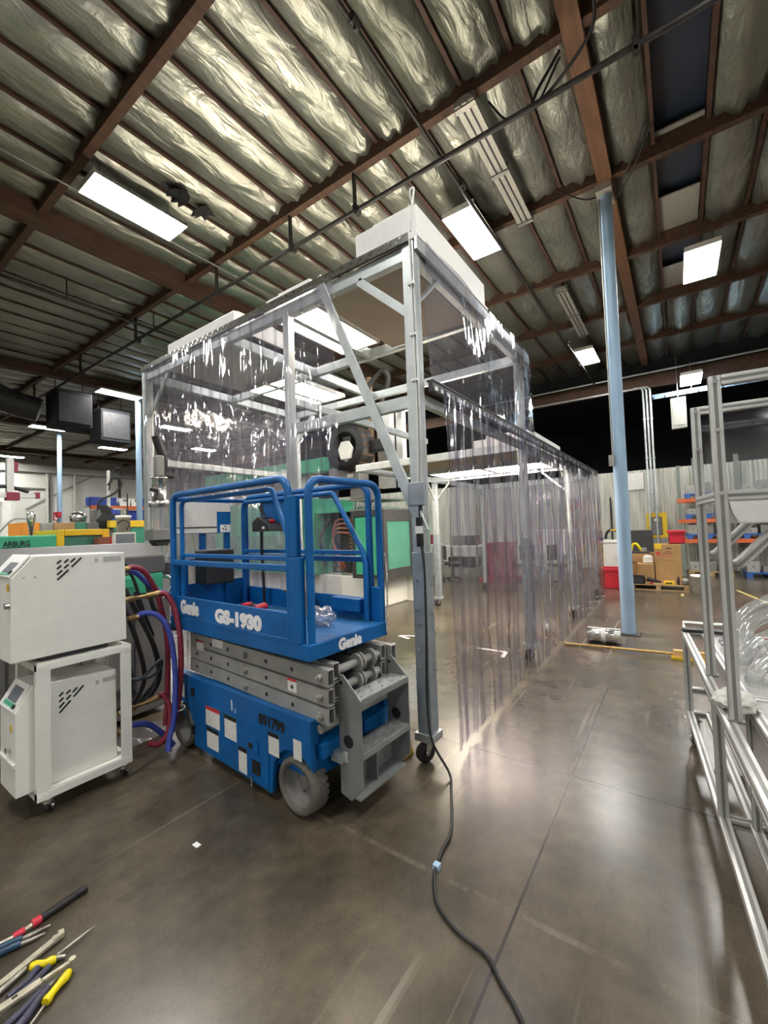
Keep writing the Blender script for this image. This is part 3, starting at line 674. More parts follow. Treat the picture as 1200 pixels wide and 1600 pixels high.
# ------------------------------------------------------------------ blue scissor lift
LA = -math.radians(3.5)
lf = thing('scissor_lift', 'blue scissor lift with folded grey arms, guard rails and a rear ladder', 'scissor lift', (1.658, 1.794, 0), LA)
# local axes: x across towards the enclosure (0 near side), y along the lift, z up
W = .70
def B(*a): return MB().box(*a)
# wheels
for (x, y) in ((0, .04), (0, 1.35), (W-.115, .04), (W-.115, 1.35)):
    sx = 1 if x < .3 else -1; c = (x if sx > 0 else x+.115, y, .158)
    g = MB(); pr = [(.085, .10), (.135, .115), (.156, .1), (.158, .06), (.156, .012), (.148, 0), (.122, .0), (.116, .02)]
    g.lathe([(r, h*sx) for r, h in pr], c, 'x', 40)
    for k in range(26):
        a = 2*PI*k/26; R = Matrix.Rotation(a, 3, 'X')
        vs = [R @ Vector((u*sx, v, .1565+w)) + Vector(c) for w in (-.004, .004) for v in (-.013, .011) for u in (.05+.0*v, .108)]
        g.add(vs, [(0,2,3,1), (4,5,7,6), (0,1,5,4), (2,6,7,3), (0,4,6,2), (1,3,7,5)])
    w_ = g.build('wheel', M['tyre'], lf)
    h = MB(); h.lathe([(.116, .02*sx), (.108, .055*sx), (.09, .085*sx), (.05, .09*sx), (.042, .06*sx), (.03, .055*sx), (.0, .055*sx)], c, 'x', 28)
    for k in range(5): h.cyl(Vector(c)+Vector((.09*sx, .068*math.cos(k*1.257), .068*math.sin(k*1.257))), Vector(c)+Vector((.072*sx, .068*math.cos(k*1.257), .068*math.sin(k*1.257))), .008, 6)
    h.build('hub', M['grey_bed'], w_)
# chassis: side plates cut around the wheels
def side_plate(x0, x1):
    b = MB()
    pr = [(-.105, .3), (-.105, .555), (1.41, .555), (1.41, .32)]
    pr += [(1.35+.19*math.cos(a), .158+.19*math.sin(a)) for a in [PI*k/8 for k in range(0, 9)] if .158+.19*math.sin(a) > .12][2:]
    pr += [(1.16, .07), (.25, .05)]
    pr += [(.04+.2*math.cos(a), .158+.2*math.sin(a)) for a in [PI*k/8 for k in range(0, 7)]]
    b.prism(pr, x0, x1, 'x'); return b
side_plate(-.005, .03).build('chassis_side', M['blue'], lf, .004)
side_plate(W-.03, W+.005).build('chassis_side', M['blue'], lf, .004)
b = B(.03, W-.03, -.08, 1.4, .22, .42); b.box(.13, W-.13, .2, 1.2, .08, .22); b.box(.03, .06, -.1, 1.4, .42, .55); b.box(W-.06, W-.03, -.1, 1.4, .42, .55); b.build('chassis_body', M['blue'], lf)
B(.05, .32, -.14, -.08, .34, .42).box(.4, .68, -.14, -.08, .34, .42).build('end_bracket', M['blue'], lf, .004)
B(-.012, -.005, .27, .94, .07, .415).build('tray_door', M['blue'], lf, .003)
for z in (.15, .42): B(-.018, -.004, 1.15, 1.18, z, z+.06).build('hinge', M['black'], lf)
B(-.016, -.006, .35, .43, .12, .2).build('latch_recess', M['black'], lf); B(-.016, -.011, .43, .47, .26, .29).build('latch', M['black'], lf); B(-.022, -.011, .36, .4, .25, .32).build('latch_handle', M['blue'], lf)
MB().cyl((-.016, .44, .03), (-.016, .44, .1), .006, 8).build('drain_pin', M['chrome'], lf)
def decal(y0, y1, z0, z1, x=-.0075, m='decal', band=None, name='warning_decal'):
    o = B(x-.0015, x, y0, y1, z0, z1).build(name, M[m], lf)
    if band: B(x-.0025, x-.0005, y0, y1, z1-.18*(z1-z0), z1).build('decal_band', M[band], o)
decal(.80, .98, .27, .40, -.0125, 'decal', 'decal_red'); decal(.82, .97, .12, .255, -.0125, 'decal', 'black_text'); decal(.6, .74, .25, .4, -.0125, 'decal', 'black_text')
decal(.49, .58, .08, .24, -.0125, 'decal', 'black_text'); decal(.17, .28, .28, .41, -.006, 'decal', 'black_text'); decal(-.03, .04, .32, .43, -.006); decal(1.3, 1.34, .38, .48, -.006)
text('091799', .085, M['black_text'], lf, (-.007, .365, .435), (0, -1, 0), (0, 0, 1), 'stencil_number', .004, width=.25)
for (y, z, r) in ((.66, .48, .006), (.655, .46, .008), (.62, .44, .004)): B(-.0065, -.005, y, y+r*1.5, z-r*3, z+r*4).build('paint_fleck', M['white_text'], lf)
# folded scissor arms: three layers of paired box beams on each side
def sarm(x0, y0, y1, za, zb, h=.092, t=.05):
    b = MB(); pr = [(y0, za), (y1, zb), (y1, zb+h), (y0, za+h)]
    b.prism(pr, x0, x0+.006, 'x'); b.prism(pr, x0+t-.006, x0+t, 'x')
    b.prism([(y0, za+h-.006), (y1, zb+h-.006), (y1, zb+h), (y0, za+h)], x0, x0+t, 'x'); b.prism([(y0, za), (y1, zb), (y1, zb+.006), (y0, za+.006)], x0, x0+t, 'x')
    o = b.build('scissor_arm', M['arm'], lf, .002)
    return o
for k, (za, zb) in enumerate(((.535, .57), (.638, .665), (.742, .762))):
    o = sarm(.045, -.2, 1.3, za, zb); sarm(.115, -.17, 1.34, za+.012, zb-.012)
    sarm(W-.16, -.17, 1.34, za+.012, zb-.012); sarm(W-.09, -.2, 1.3, za, zb)
    hb = MB()
    for y in (.1, .35, .78, 1.0, 1.2): hb.cyl((.043, y, za+(zb-za)*(y+.2)/1.5+.045), (.0446, y, za+(zb-za)*(y+.2)/1.5+.045), .013, 12)
    hb.build('lightening_hole', M['black'], o)
    for y in (-.14, .57):
        z = za+(zb-za)*(y+.2)/1.5+.046; MB().cyl((.022, y, z), (.045, y, z), .021, 14).cyl((.014, y, z), (.022, y, z), .012, 10).build('pivot_pin', M['arm'], o)
    MB().cyl((.17, -.14, za+.05), (W-.16, -.14, za+.05), .024, 16).build('cross_tube', M['arm'], lf)
    for x in (.33, .36, .46): MB().cyl((x, -.14, za+.05), (x+.018, -.14, za+.05), .052, 22).build('roller_flange', M['arm'], lf)
decal(.06, .14, .66, .735, .0445, 'decal', 'decal_red'); decal(.84, .98, .795, .85, .0445); decal(1.1, 1.2, .74, .81, .0445, 'decal', 'decal_red')
MB().cyl((.05, -.12, .5), (.7, -.12, .5), .025, 14).build('cylinder_tube', M['arm'], lf)
# platform
b = B(-.02, W-.04, -.135, 1.48, .885, .972); b.build('platform', M['blue'], lf, .004)
B(.0, W-.06, -.125, 1.47, .972, .975).build('deck_plate', M['blue_worn'], lf)
B(-.024, -.018, -.05, 1.0, .965, .985).build('platform_lip', M['blue'], lf)
B(-.012, .008, -.05, 1.46, .985, 1.13).build('toe_board', M['blue'], lf, .003); B(W-.06, W-.045, .0, 1.46, .975, 1.12).build('toe_board', M['blue'], lf, .003)
B(.0, W-.05, 1.445, 1.465, .975, 1.2).build('toe_board', M['blue'], lf, .003)
B(-.012, .1, 1.42, 1.47, .975, 1.36).build('corner_plate', M['blue'], lf, .003)
for z in (1.1, 1.27): MB().cyl((.05, 1.412, z), (.05, 1.42, z), .016, 12).build('plate_hole', M['white_text'], lf)
def rail(path, r=.019, name='guard_rail'): return MB().tube(path, r, 12).build(name, M['blue'], lf)
def loop(x, ya, yb, zb, zt, r, slant=0):
    """rail in the plane x: up at ya, over, down at yb"""
    P = [(x, ya, zb)] + [tuple(p) for p in arc((x, ya-r, zt-r), r, 0, PI/2, 6, 'yz')] + [tuple(p) for p in arc((x, yb+r+slant, zt-r), r, PI/2, PI if not slant else PI*.72, 6, 'yz')]
    if slant: P += [(x, yb+.02, zt-.42), (x, yb, zt-.5)]
    return P + [(x, yb, zb)]
rail(loop(-.005, 1.44, .03, .98, 1.905, .09), .0235)
rail(loop(W-.06, 1.44, -.02, .98, 1.905, .09), .0235)
rail(loop(.045, 1.40, .02, 1.1, 1.86, .06, .2), .017); rail(loop(W-.11, 1.40, -.02, .98, 1.86, .06, .26), .019)
MB().box(-.025, .015, -.075, .035, .972, 1.45).box(-.025, .015, -.05, .035, 1.45, 1.8).build('entry_post', M['blue'], lf, .006)
# entry gate loop across the end
P = [(.03, -.1, .975)] + [Vector((.03+.09-.09*math.cos(a), -.1, 1.8+.09*math.sin(a))) for a in [PI/2*k/6 for k in range(7)]] + [Vector((W-.05-.09+.09*math.sin(a), -.1, 1.8+.09*math.cos(a))) for a in [PI/2*k/6 for k in range(7)]] + [(W-.05, -.1, .975)]
rail(P, .0235)
for (x, ya, yb) in ((-.005, 0, 1.44), (W-.06, -.02, 1.44)): MB().box(x-.014, x+.014, ya, yb, 1.365, 1.405).build('mid_rail', M['blue'], lf, .006)
MB().box(.045-.01, .045+.01, .05, 1.42, 1.42, 1.45).build('mid_rail', M['blue'], lf, .004); MB().box(W-.12, W-.1, .0, 1.42, 1.42, 1.45).build('mid_rail', M['blue'], lf, .004)
rail([(.0, 1.44, 1.88), (W-.06, 1.44, 1.88)], .018); MB().box(0, W-.06, 1.43, 1.45, 1.375, 1.4).build('mid_rail', M['blue'], lf, .004)
for x in (.23, .45): MB().box(x-.025, x+.025, 1.425, 1.455, .98, 1.88).build('rail_post', M['blue'], lf, .004)
MB().box(W-.085, W-.04, -.12, -.02, .975, 1.2).build('entry_post', M['blue'], lf, .005)
b = B(W-.13, W-.05, .03, .3, 1.03, 1.12); b.build('gate_latch', M['blue'], lf, .006)
# chain across the entry, hanging from the right post
ch = MB()
for k in range(36):
    z = 1.42-k*.0145; x = W-.045+.012*math.sin(k*.12); y = -.14
    P = [(x+(.0065*math.cos(a) if k % 2 else 0), y+(0 if k % 2 else .0065*math.cos(a)), z+.012*math.sin(a)) for a in [2*PI*j/8 for j in range(8)]]
    ch.tube(P, .0022, 5, closed=True)
ch.build('entry_chain', M['chrome'], lf)
# placard, control box, black case
pl = B(.0, .47, 1.405, 1.412, 1.6, 1.86).build('instruction_board', M['blue'], lf)
B(.005, .34, 1.401, 1.405, 1.605, 1.855).build('instruction_sheet', M['decal_big'], pl); B(.34, .465, 1.401, 1.405, 1.78, 1.855).build('instruction_sheet', M['decal_big'], pl)
B(.37, .465, 1.401, 1.405, 1.605, 1.67).build('symbol_sheet', M['white_box'], pl); B(.005, .34, 1.3995, 1.401, 1.645, 1.655).build('black_rule', M['black_text'], pl)
for x, z in ((.395, 1.635), (.415, 1.655), (.42, 1.63)): MB().cyl((x, 1.399, z), (x, 1.401, z), .007, 10).build('dot_mark', M['black_text'], pl)
cb = MB().box(W-.1, W-.09, .84, 1.16, 1.62, 1.86).build('control_bracket', M['blue'], lf)
b = MB(); b.prism([(.84, 1.6), (1.08, 1.6), (1.08, 1.68), (1.0, 1.72), (.86, 1.66)], W-.24, W-.11, 'x'); b = b.build('control_box', M['black'], lf, .006)
MB().lathe([(0, .03), (.024, .026), (.026, .014), (.014, .01), (.014, 0)], (W-.19, .88, 1.665), 'z', 16).build('stop_button', M['red'], b)
MB().tube([(W-.17, 1.0, 1.71), (W-.17, 1.04, 1.77), (W-.17, 1.05, 1.81)], [.013, .015, .018], 10).build('joystick', M['rubber'], b); B(W-.25, W-.24, .91, .93, 1.62, 1.64).build('decal', M['white_box'], b)
MB().tube(spline([(W-.17, 1.05, 1.6), (W-.15, 1.08, 1.4), (W-.14, 1.08, 1.2), (W-.13, 1.09, 1.0)]), .012, 8).build('control_cable', M['rubber'], lf)
B(.14, .37, 1.2, 1.4, 1.2, 1.47).build('document_case', M['black'], lf, .012)
# lettering
text('Genie', .125, M['white_text'], lf, (-.0135, 1.32, 1.015), (0, -1, 0), (0, 0, 1), 'lettering', .0085, width=.27)
text('GS-1930', .115, M['white_text'], lf, (-.0135, .83, 1.0), (0, -1, 0), (0, 0, 1), 'lettering', .0085, width=.53)
text('Genie', .085, M['white_text'], lf, (.2, -.1365, .898), (1, 0, 0), (0, 0, 1), 'lettering', .0055, width=.2)
# rear ladder
def ladder_side(x):
    b = MB(); pr = [(-.16, .78), (-.2, .78), (-.33, .66), (-.33, .2), (-.24, .1), (-.16, .12)]
    b.prism(pr, x, x+.008, 'x'); return b.build('ladder_side', M['arm_dark'], lf, .002)
l1 = ladder_side(.16); l2 = ladder_side(.6)
for o, x in ((l1, .159), (l2, .6)):
    MB().cyl((x-.0015, -.23, .42), (x+.011, -.23, .42), .035, 20).build('hand_hole', M['black'], o); MB().cyl((x-.0015, -.185, .735), (x+.0105, -.185, .735), .011, 12).build('bolt_hole', M['black'], o)
for z, y0 in ((.665, -.2), (.375, -.2)):
    tr = B(.168, .6, -.33, y0, z-.035, z).build('ladder_step', M['arm_dark'], lf, .003)
    B(.17, .598, -.328, y0-.002, z, z+.003).build('tread_plate', M['tread'], tr)
    d = MB()
    for k in range(9): d.cyl((.2+k*.046, -.3+(k % 2)*.06, z+.003), (.2+k*.046, -.3+(k % 2)*.06, z+.009), .008, 8)
    d.build('tread_stud', M['tread'], tr)
B(.168, .6, -.18, -.165, .12, .3).build('ladder_back', M['arm_dark'], lf); B(.168, .6, -.3, -.17, .115, .125).build('ladder_base', M['arm_dark'], lf)
B(.36, .368, -.26, -.17, .125, .34).build('ladder_gusset', M['arm_dark'], lf)
decal(-.22, -.17, .3, .36, .1595)
MB().box(.13, .17, -.2, -.12, .3, .36).build('ladder_hinge', M['galv'], lf)
# loose things lying on the lift's platform
def onlift(x, y, z): return lf.matrix_basis @ Vector((x, y, z))
bpy.context.view_layer.update()
def lthing(name, label, cat, x, y, z=.976, rz=0.): 
    p_ = Matrix.Rotation(LA, 3, 'Z') @ Vector((x, y, z)) + Vector((1.658, 1.794, 0)); return thing(name, label, cat, p_, LA+rz)
t = lthing('cordless_drill', 'red and black cordless drill lying on the lift platform', 'drill', .4, .9, .976, .5)
MB().cyl((-.1, 0, .035), (.06, 0, .035), .033, 16).build('motor_body', M['red'], t); MB().cyl((-.16, 0, .035), (-.1, 0, .035), .02, 14, .028).build('chuck', M['black'], t)
MB().bar((.03, 0, .035), (.05, .12, .035), .035, .04).build('grip', M['black'], t, .008); B(.01, .1, .11, .17, .005, .065).build('battery', M['red'], t, .006)
t = lthing('cardboard_box', 'small open cardboard carton standing on the lift platform', 'box', .42, .5)
b = MB(); b.box(0, .13, 0, .1, 0, .006).box(0, .006, 0, .1, 0, .17).box(.124, .13, 0, .1, 0, .17).box(0, .13, 0, .006, 0, .17).box(0, .13, .094, .1, 0, .17); b.build('carton', M['card'], t)
b = MB().bar((0, .05, .17), (-.05, .05, .2), .1, .004).bar((.13, .05, .17), (.17, .05, .19), .1, .004); b.build('flap', M['card'], t)
t = lthing('plastic_bag', 'crumpled clear plastic bag on the lift platform by the gate', 'bag', .35, .18)
b = MB(); rnd = random.Random(2)
bm = bmesh.new(); bmesh.ops.create_icosphere(bm, subdivisions=3, radius=.09)
for v in bm.verts: v.co *= 1+rnd.uniform(-.25, .25); v.co.z = max(0, v.co.z*.7+.055)
b.add([v.co for v in bm.verts], [[v.index for v in f.verts] for f in bm.faces]); bm.free(); b.build('film', M['film'], t)
t = lthing('wedge', 'yellow footed stand beside the far rear corner of the lift', 'stand', .86, -.08, 0)
MB().tube([(0, 0, .05), (-.03, .02, .6), (-.04, .02, .78)], .012, 8).build('stem', M['galv'], t); MB().prism([(-.06, 0), (.06, 0), (.03, .1), (-.03, .1)], -.05, .05, 'y').build('foot', M['yellow'], t, .008)

# ------------------------------------------------------------------ white temperature control units on a wheeled frame
def strokes(parent, x, y, z, k=1.0):
    b = MB(); S = .00061*k
    for (x0, y0, x1, y1) in ((485,100,520,72), (545,97,580,68), (598,97,638,63), (607,143,693,60), (485,152,520,122), (545,148,582,117), (485,205,528,167), (487,253,580,168)):
        p, q = Vector((x+(x0-485)*S, y, z+(253-y0)*S*1.06)), Vector((x+(x1-485)*S, y, z+(253-y1)*S*1.06))
        b.bar(p, q, .003, .01, (q-p).cross(Vector((0, 1, 0))))
    b.build('slanted_mark', M['black_text'], parent)
t = thing('temperature_controller', 'upper white temperature control unit with slanted black marks, on top of the wheeled frame', 'temperature controller', (.725, 3.07, .912), 0, 'white temperature controllers')
pr = [(0, 0), (.004, .47), (.104, .592), (.595, .58), (.6, 0)]
MB().prism(pr, 0, .35).build('casing', M['cream'], t, .004)
MB().prism([(.003, .476), (.1, .594), (.092, .602), (-.006, .482)], .02, .33).build('control_panel', M['white_box'], t, .002)
MB().prism([(.012, .495), (.058, .55), (.052, .558), (.006, .503)], .06, .2).build('display', M['screen'], t); MB().prism([(.004, .486), (.012, .495), (.006, .503), (-.002, .494)], .03, .22).build('green_strip', M['green'], t)
MB().cyl((.012, .04, .505), (.004, .04, .512), .012, 14).build('knob', M['black'], t)
strokes(t, .216, -.001, .44)
MB().box(.415, .435, -.0015, 0, .53, .555).build('small_decal', M['decal_grey'], t); MB().box(.465, .57, -.0015, 0, .525, .56).build('rating_plate', M['decal_grey'], t)
MB().box(-.002, 0, .03, .06, .4, .44).build('yellow_decal', M['yellow'], t); MB().cyl((-.02, .02, .32), (0, .02, .32), .018, 12).build('valve', M['steel'], t)
for x in (.11, .06): MB().cyl((x, -.003, .47), (x, 0, .47), .005, 8).build('screw', M['steel'], t)
MB().box(.15, .5, .04, .3, -.03, 0).build('underside_tray', M['dark'], t)
u = thing('temperature_controller', 'lower white temperature control unit standing inside the wheeled frame', 'temperature controller', (.755, 3.11, .15), 0, 'white temperature controllers')
pr = [(0, 0), (0, .47), (.08, .6), (.1, .6), (.52, .57), (.52, 0)]
MB().prism(pr, 0, .285).build('casing', M['cream'], u, .004)
MB().prism([(0, .47), (.08, .6), (.07, .607), (-.01, .477)], .02, .27).build('control_panel', M['white_box'], u, .002)
MB().prism([(.018, .51), (.06, .578), (.053, .584), (.011, .516)], .05, .2).build('display', M['screen'], u); MB().prism([(.004, .488), (.016, .507), (.009, .513), (-.003, .494)], .03, .22).build('green_strip', M['green'], u)
MB().cyl((.006, .035, .5), (-.004, .035, .507), .012, 14).build('knob', M['black'], u)
strokes(u, .205, -.001, .4)
MB().box(.4, .42, -.0015, 0, .505, .53).build('small_decal', M['decal_grey'], u); MB().box(.44, .51, -.0015, 0, .505, .535).build('rating_plate', M['decal_grey'], u)
MB().box(-.002, 0, .06, .09, .35, .39).build('yellow_decal', M['yellow'], u); MB().cyl((-.02, .1, .25), (0, .1, .25), .018, 12).build('valve', M['steel'], u); MB().box(-.012, 0, .0, .285, .17, .19).build('trim_strip', M['cream'], u)
f = thing('wheeled_frame', 'white angle iron frame on casters that carries the temperature units', 'cart', (0, 0, 0))
for x0, x1 in ((.838, .905), (1.28, 1.347)):
    for y0, y1, yy in ((3.06, 3.064, 3.064), (3.446, 3.45, 3.41)):
        b = MB(); b.box(x0, x1, y0, y1, .1, .872); xx = x0 if x0 < 1 else x1-.004; b.box(xx, xx+.004, yy, yy+.04, .1, .872); b.build('leg', M['cream'], f, .001)
for y in (3.06, 3.446):
    MB().box(.838, 1.347, y-.002, y+.004, .835, .875).build('rail', M['cream'], f); MB().box(.838, 1.347, y-.002, y+.004, .1, .142).build('rail', M['cream'], f); 
for x in (.84, 1.343): MB().box(x-.002, x+.004, 3.064, 3.446, .835, .875).build('rail', M['cream'], f); MB().box(x-.002, x+.004, 3.064, 3.446, .1, .142).build('rail', M['cream'], f)
MB().box(.845, 1.34, 3.07, 3.44, .12, .148).build('shelf', M['cream'], f); MB().box(.845, 1.34, 3.07, 3.2, .868, .88).build('shelf', M['cream'], f); MB().box(.845, 1.34, 3.32, 3.44, .868, .88).build('shelf', M['cream'], f)
for x in (.85, .885, 1.3, 1.33):
    MB().cyl((x, 3.054, .855), (x, 3.06, .855), .009, 10).build('bolt_head', M['cream'], f); MB().cyl((x, 3.054, .12), (x, 3.06, .12), .009, 10).build('bolt_head', M['cream'], f)
for x in (.9, 1.31):
    for y in (3.1, 3.41): caster(f, x, y, .036, .1, .6)

# hoses and brass fittings beside the units
def hose(label, pts, r, m, cat='hose', group=None, name='hose', fit=None):
    P = spline(pts, 8); o = MB().tube(P, r, 10).build(name, M[m]); tag(o, label, cat, group)
    if fit:
        d = (Vector(fit)-P[0]).normalized(); L_ = (Vector(fit)-P[0]).length
        MB().tube([P[0]-d*.02, P[0]+d*L_*.3, P[0]+d*L_*.31, P[0]+d*L_*.6, P[0]+d*L_*.61, P[0]+d*L_], [r*1.1, r*1.1, r*.7, r*.7, r*1.0, r*1.0], 10).build('hose_fitting', M['brass'], o)
    return o
hose('upper red hose curving from the brass fitting at the top of the unit', [(1.41, 3.26, 1.365), (1.46, 3.26, 1.372), (1.53, 3.26, 1.335), (1.6, 3.26, 1.22), (1.64, 3.26, 1.1), (1.68, 3.23, .8), (1.66, 3.2, .4), (1.62, 3.16, .2)], .019, 'redhose', fit=(1.33, 3.26, 1.36))
hose('lower red hose arching from the long brass valve down past the lift tyre', [(1.6, 3.2, 1.165), (1.65, 3.17, 1.15), (1.685, 3.12, 1.03), (1.69, 3.06, .8), (1.67, 3.04, .5), (1.62, 3.04, .25), (1.55, 3.08, .13), (1.5, 3.16, .12)], .02, 'redhose', fit=(1.33, 3.2, 1.15))
hose('blue hose leaving the middle of the upper unit and falling beside the red one', [(1.42, 3.16, 1.03), (1.5, 3.16, 1.045), (1.58, 3.13, 1.0), (1.625, 3.08, .86), (1.63, 3.03, .6), (1.6, 3.0, .3), (1.56, 2.99, .18), (1.54, 2.97, .1)], .019, 'bluehose', fit=(1.33, 3.16, 1.03))
hose('blue hose behind the upper red one', [(1.4, 3.32, 1.36), (1.5, 3.33, 1.33), (1.6, 3.32, 1.22), (1.72, 3.3, 1.14), (1.85, 3.3, 1.1)], .018, 'bluehose')
hose('blue hose low on the floor by the frame', [(1.36, 3.2, .26), (1.42, 3.2, .275), (1.52, 3.19, .24), (1.6, 3.17, .15), (1.66, 3.12, .05)], .02, 'bluehose', fit=(1.3, 3.2, .25))
hose('red hose from the low brass valve', [(1.6, 3.22, .4), (1.63, 3.2, .41), (1.65, 3.14, .3), (1.6, 3.1, .16), (1.53, 3.12, .1)], .018, 'redhose', fit=(1.33, 3.22, .38))
blk = [[(1.42, 3.4, 1.2), (1.46, 3.4, 1.05), (1.54, 3.4, .8), (1.6, 3.42, .52), (1.54, 3.45, .35), (1.42, 3.5, .3)], [(1.5, 3.5, 1.2), (1.56, 3.48, 1.05), (1.68, 3.45, .75), (1.73, 3.45, .5), (1.66, 3.46, .35), (1.5, 3.5, .27)],
       [(1.6, 3.55, 1.16), (1.65, 3.55, .95), (1.72, 3.52, .7), (1.75, 3.52, .45), (1.6, 3.55, .28)], [(1.36, 3.36, .95), (1.42, 3.36, .8), (1.5, 3.4, .55), (1.5, 3.42, .4)], [(1.72, 3.6, 1.2), (1.76, 3.58, 1.0), (1.85, 3.55, .85), (1.92, 3.5, .8)], [(1.48, 3.45, 1.4), (1.55, 3.45, 1.25), (1.62, 3.45, 1.0), (1.7, 3.48, .8)]]
for k, (pts, lab) in enumerate(zip(blk, ('black hose nearest the cabinet in the bundle behind the frame', 'thick black hose in the middle of the hose bundle', 'black hose rightmost in the bundle, by the grey machine bed', 'short black hose under the upper unit', 'black hose bending towards the lift platform', 'thin black hose crossing behind the red and blue hoses'))):
    hose(lab, pts, (.017, .02, .016, .014, .022, .012)[k], 'rubber', 'hose', 'black hoses behind the frame')
hose('dark teal cable looped between the hoses', [(1.36, 3.25, .62), (1.48, 3.25, .56), (1.6, 3.26, .63), (1.66, 3.28, .65), (1.66, 3.3, .58), (1.58, 3.3, .54), (1.45, 3.28, .57), (1.38, 3.26, .6)], .011, 'steelhose', 'cable')
o = MB()
for z, yy, x in ((.86, 3.13, 1.69), (.34, 3.06, 1.66)): o.tube([(x+.035*math.cos(a), yy-.02+.05*math.sin(a), z+.01*math.cos(a)) for a in [2*PI*k/12 for k in range(12)]], .003, 5, closed=True)
tag(o.build('cable_tie', M['white_box']), 'pair of white ties binding the red and blue hoses', 'cable tie')
o = MB().grid(lambda u, v: (1.36+.5*u, 3.45+.3*v, .012+.05*abs(math.sin(u*9+v*5))*math.sin(PI*u)*math.sin(PI*v)), 20, 14).build('plastic_film', M['film']); tag(o, 'crumpled clear plastic on the floor behind the frame', 'plastic film')

# ------------------------------------------------------------------ grey moulding machine behind the units
t = thing('molding_machine', 'grey injection moulding machine with charcoal hood behind the white units', 'machine', (0, 3.9, 0))
MB().box(.3, 2.07, .02, 1.0, .05, 1.09).build('bed', M['grey_bed'], t, .01)
for x in (.9, 1.35, 1.75): MB().box(x, x+.006, .005, .02, .1, 1.05).build('bed_seam', M['dark'], t)
MB().prism([(0, 1.26), (0, 1.42), (.3, 1.53), (.75, 1.53), (.95, 1.3), (.95, 1.26)], .5, 2.02, 'x').build('hood', M['grey_hood'], t, .012)
MB().box(1.35, 2.0, .0, .5, 1.09, 1.26).build('clamp_block', M['green'], t, .008); MB().box(1.4, 1.72, -.05, .02, 1.16, 1.24).build('terminal_box', M['green'], t, .006)
MB().box(1.4, 1.55, -.06, .0, 1.1, 1.2).build('switch_box', M['grey_metal'], t, .006)
MB().box(2.02, 2.2, .1, .9, 1.2, 1.34).build('nozzle_guard', M['dark'], t, .01)
for k in range(3): MB().tube(spline([(2.0, .1+k*.05, 1.22), (2.06+.02*k, -.02, 1.2), (2.05, -.03, 1.1), (2.0, .0, 1.02)]), .018, 8).build('chrome_hose', M['chrome'], t)
for y in (.06,): MB().box(1.3, 1.75, -.02, .02, .28, .32).build('side_rail', M['steel'], t)
h = thing('hopper_loader', 'stainless hopper loader with a clear tube on the grey machine', 'hopper', (2.23, 4.4, 1.53))
MB().box(-.11, .11, -.09, .09, .02, .13).build('slide_gate', M['grey_metal'], h, .005); MB().prism([(-.09, .02), (.09, .02), (.05, -.04), (-.05, -.04)], -.06, .06).build('throat', M['dark'], h)
MB().lathe([(.085, .13), (.088, .14), (.085, .36)], (0, 0, 0), 'z', 28).build('clear_tube', M['tube'], h)
for k in range(4): MB().cyl((.075*math.cos(k*PI/2+.4), .075*math.sin(k*PI/2+.4), .13), (.075*math.cos(k*PI/2+.4), .075*math.sin(k*PI/2+.4), .37), .006, 8).build('tie_rod', M['steel'], h)
MB().lathe([(.0, .36), (.1, .36), (.1, .43), (.075, .43), (.072, .64), (.09, .65), (.09, .67), (.0, .67)], (0, 0, 0), 'z', 32).build('steel_body', M['steel'], h)
MB().box(-.04, .04, -.05, .05, .67, .9).build('filter_housing', M['grey_metal'], h, .02); MB().tube(spline([(.03, 0, .7), (.05, 0, .85), (.0, 0, 1.0), (-.03, 0, 1.1)]), .04, 12).build('suction_hose', M['rubber'], h)
MB().cyl((-.12, -.07, .53), (-.06, -.07, .53), .02, 12).build('inlet_port', M['black'], h); MB().cyl((.08, -.02, .68), (.14, -.02, .69), .02, 12).build('inlet_port', M['black'], h)

# ------------------------------------------------------------------ green moulding machine with lettering at the left edge
t = thing('molding_machine', 'green and yellow injection moulding machine with black lettering at the left edge', 'machine', (0, 6.2, 0))
MB().box(.2, 2.6, .05, 1.0, .05, 1.15).build('bed', M['grey_bed'], t, .01)
MB().box(.3, 1.9, 0, .8, 1.15, 1.648).build('clamp_cover', M['green'], t, .015)
g = MB(); g.box(1.9, 1.98, 0, .8, 1.4, 1.708).box(2.4, 2.48, 0, .8, 1.4, 1.708).box(1.98, 2.4, 0, .8, 1.63, 1.708); g.box(1.98, 2.4, .0, .8, 1.4, 1.44); g.build('safety_guard', M['yellow'], t, .008)
MB().box(1.98, 2.4, .03, .035, 1.44, 1.63).build('guard_window', M['smoke'], t); MB().box(2.05, 2.35, .3, .6, 1.44, 1.56).build('platen', M['grey_metal'], t)
text('ARBURG', .085, M['black_text'], t, (1.405, -.002, 1.528), (1, 0, 0), (0, 0, 1), 'lettering', .003, width=.24); MB().box(1.4, 1.645, -.003, -.0005, 1.511, 1.519).build('lettering_rule', M['black_text'], t)
text('ALLROUNDER', .045, M['black_text'], t, (1.4, -.002, 1.474), (1, 0, 0), (0, 0, 1), 'lettering', .001, width=.245); text('270 A', .045, M['black_text'], t, (1.665, -.002, 1.474), (1, 0, 0), (0, 0, 1), 'lettering', .001, width=.095)
MB().box(2.3, 2.42, -.15, .0, 1.45, 1.6).build('side_box', M['pinkbrown'], t); MB().box(2.42, 2.45, -.15, 0, 1.45, 1.6).build('side_plate', M['red'], t)
m = thing('control_monitor', 'grey control screen on a stand between the machines at left', 'monitor', (2.48, 5.75, 0))
MB().box(-.13, .13, 0, .05, 1.45, 1.65).build('bezel', M['fixture'], m, .008); MB().box(-.11, .11, -.003, 0, 1.47, 1.63).build('screen', M['screen'], m); MB().box(-.03, .03, .02, .06, 0, 1.45).build('stand', M['grey_metal'], m)
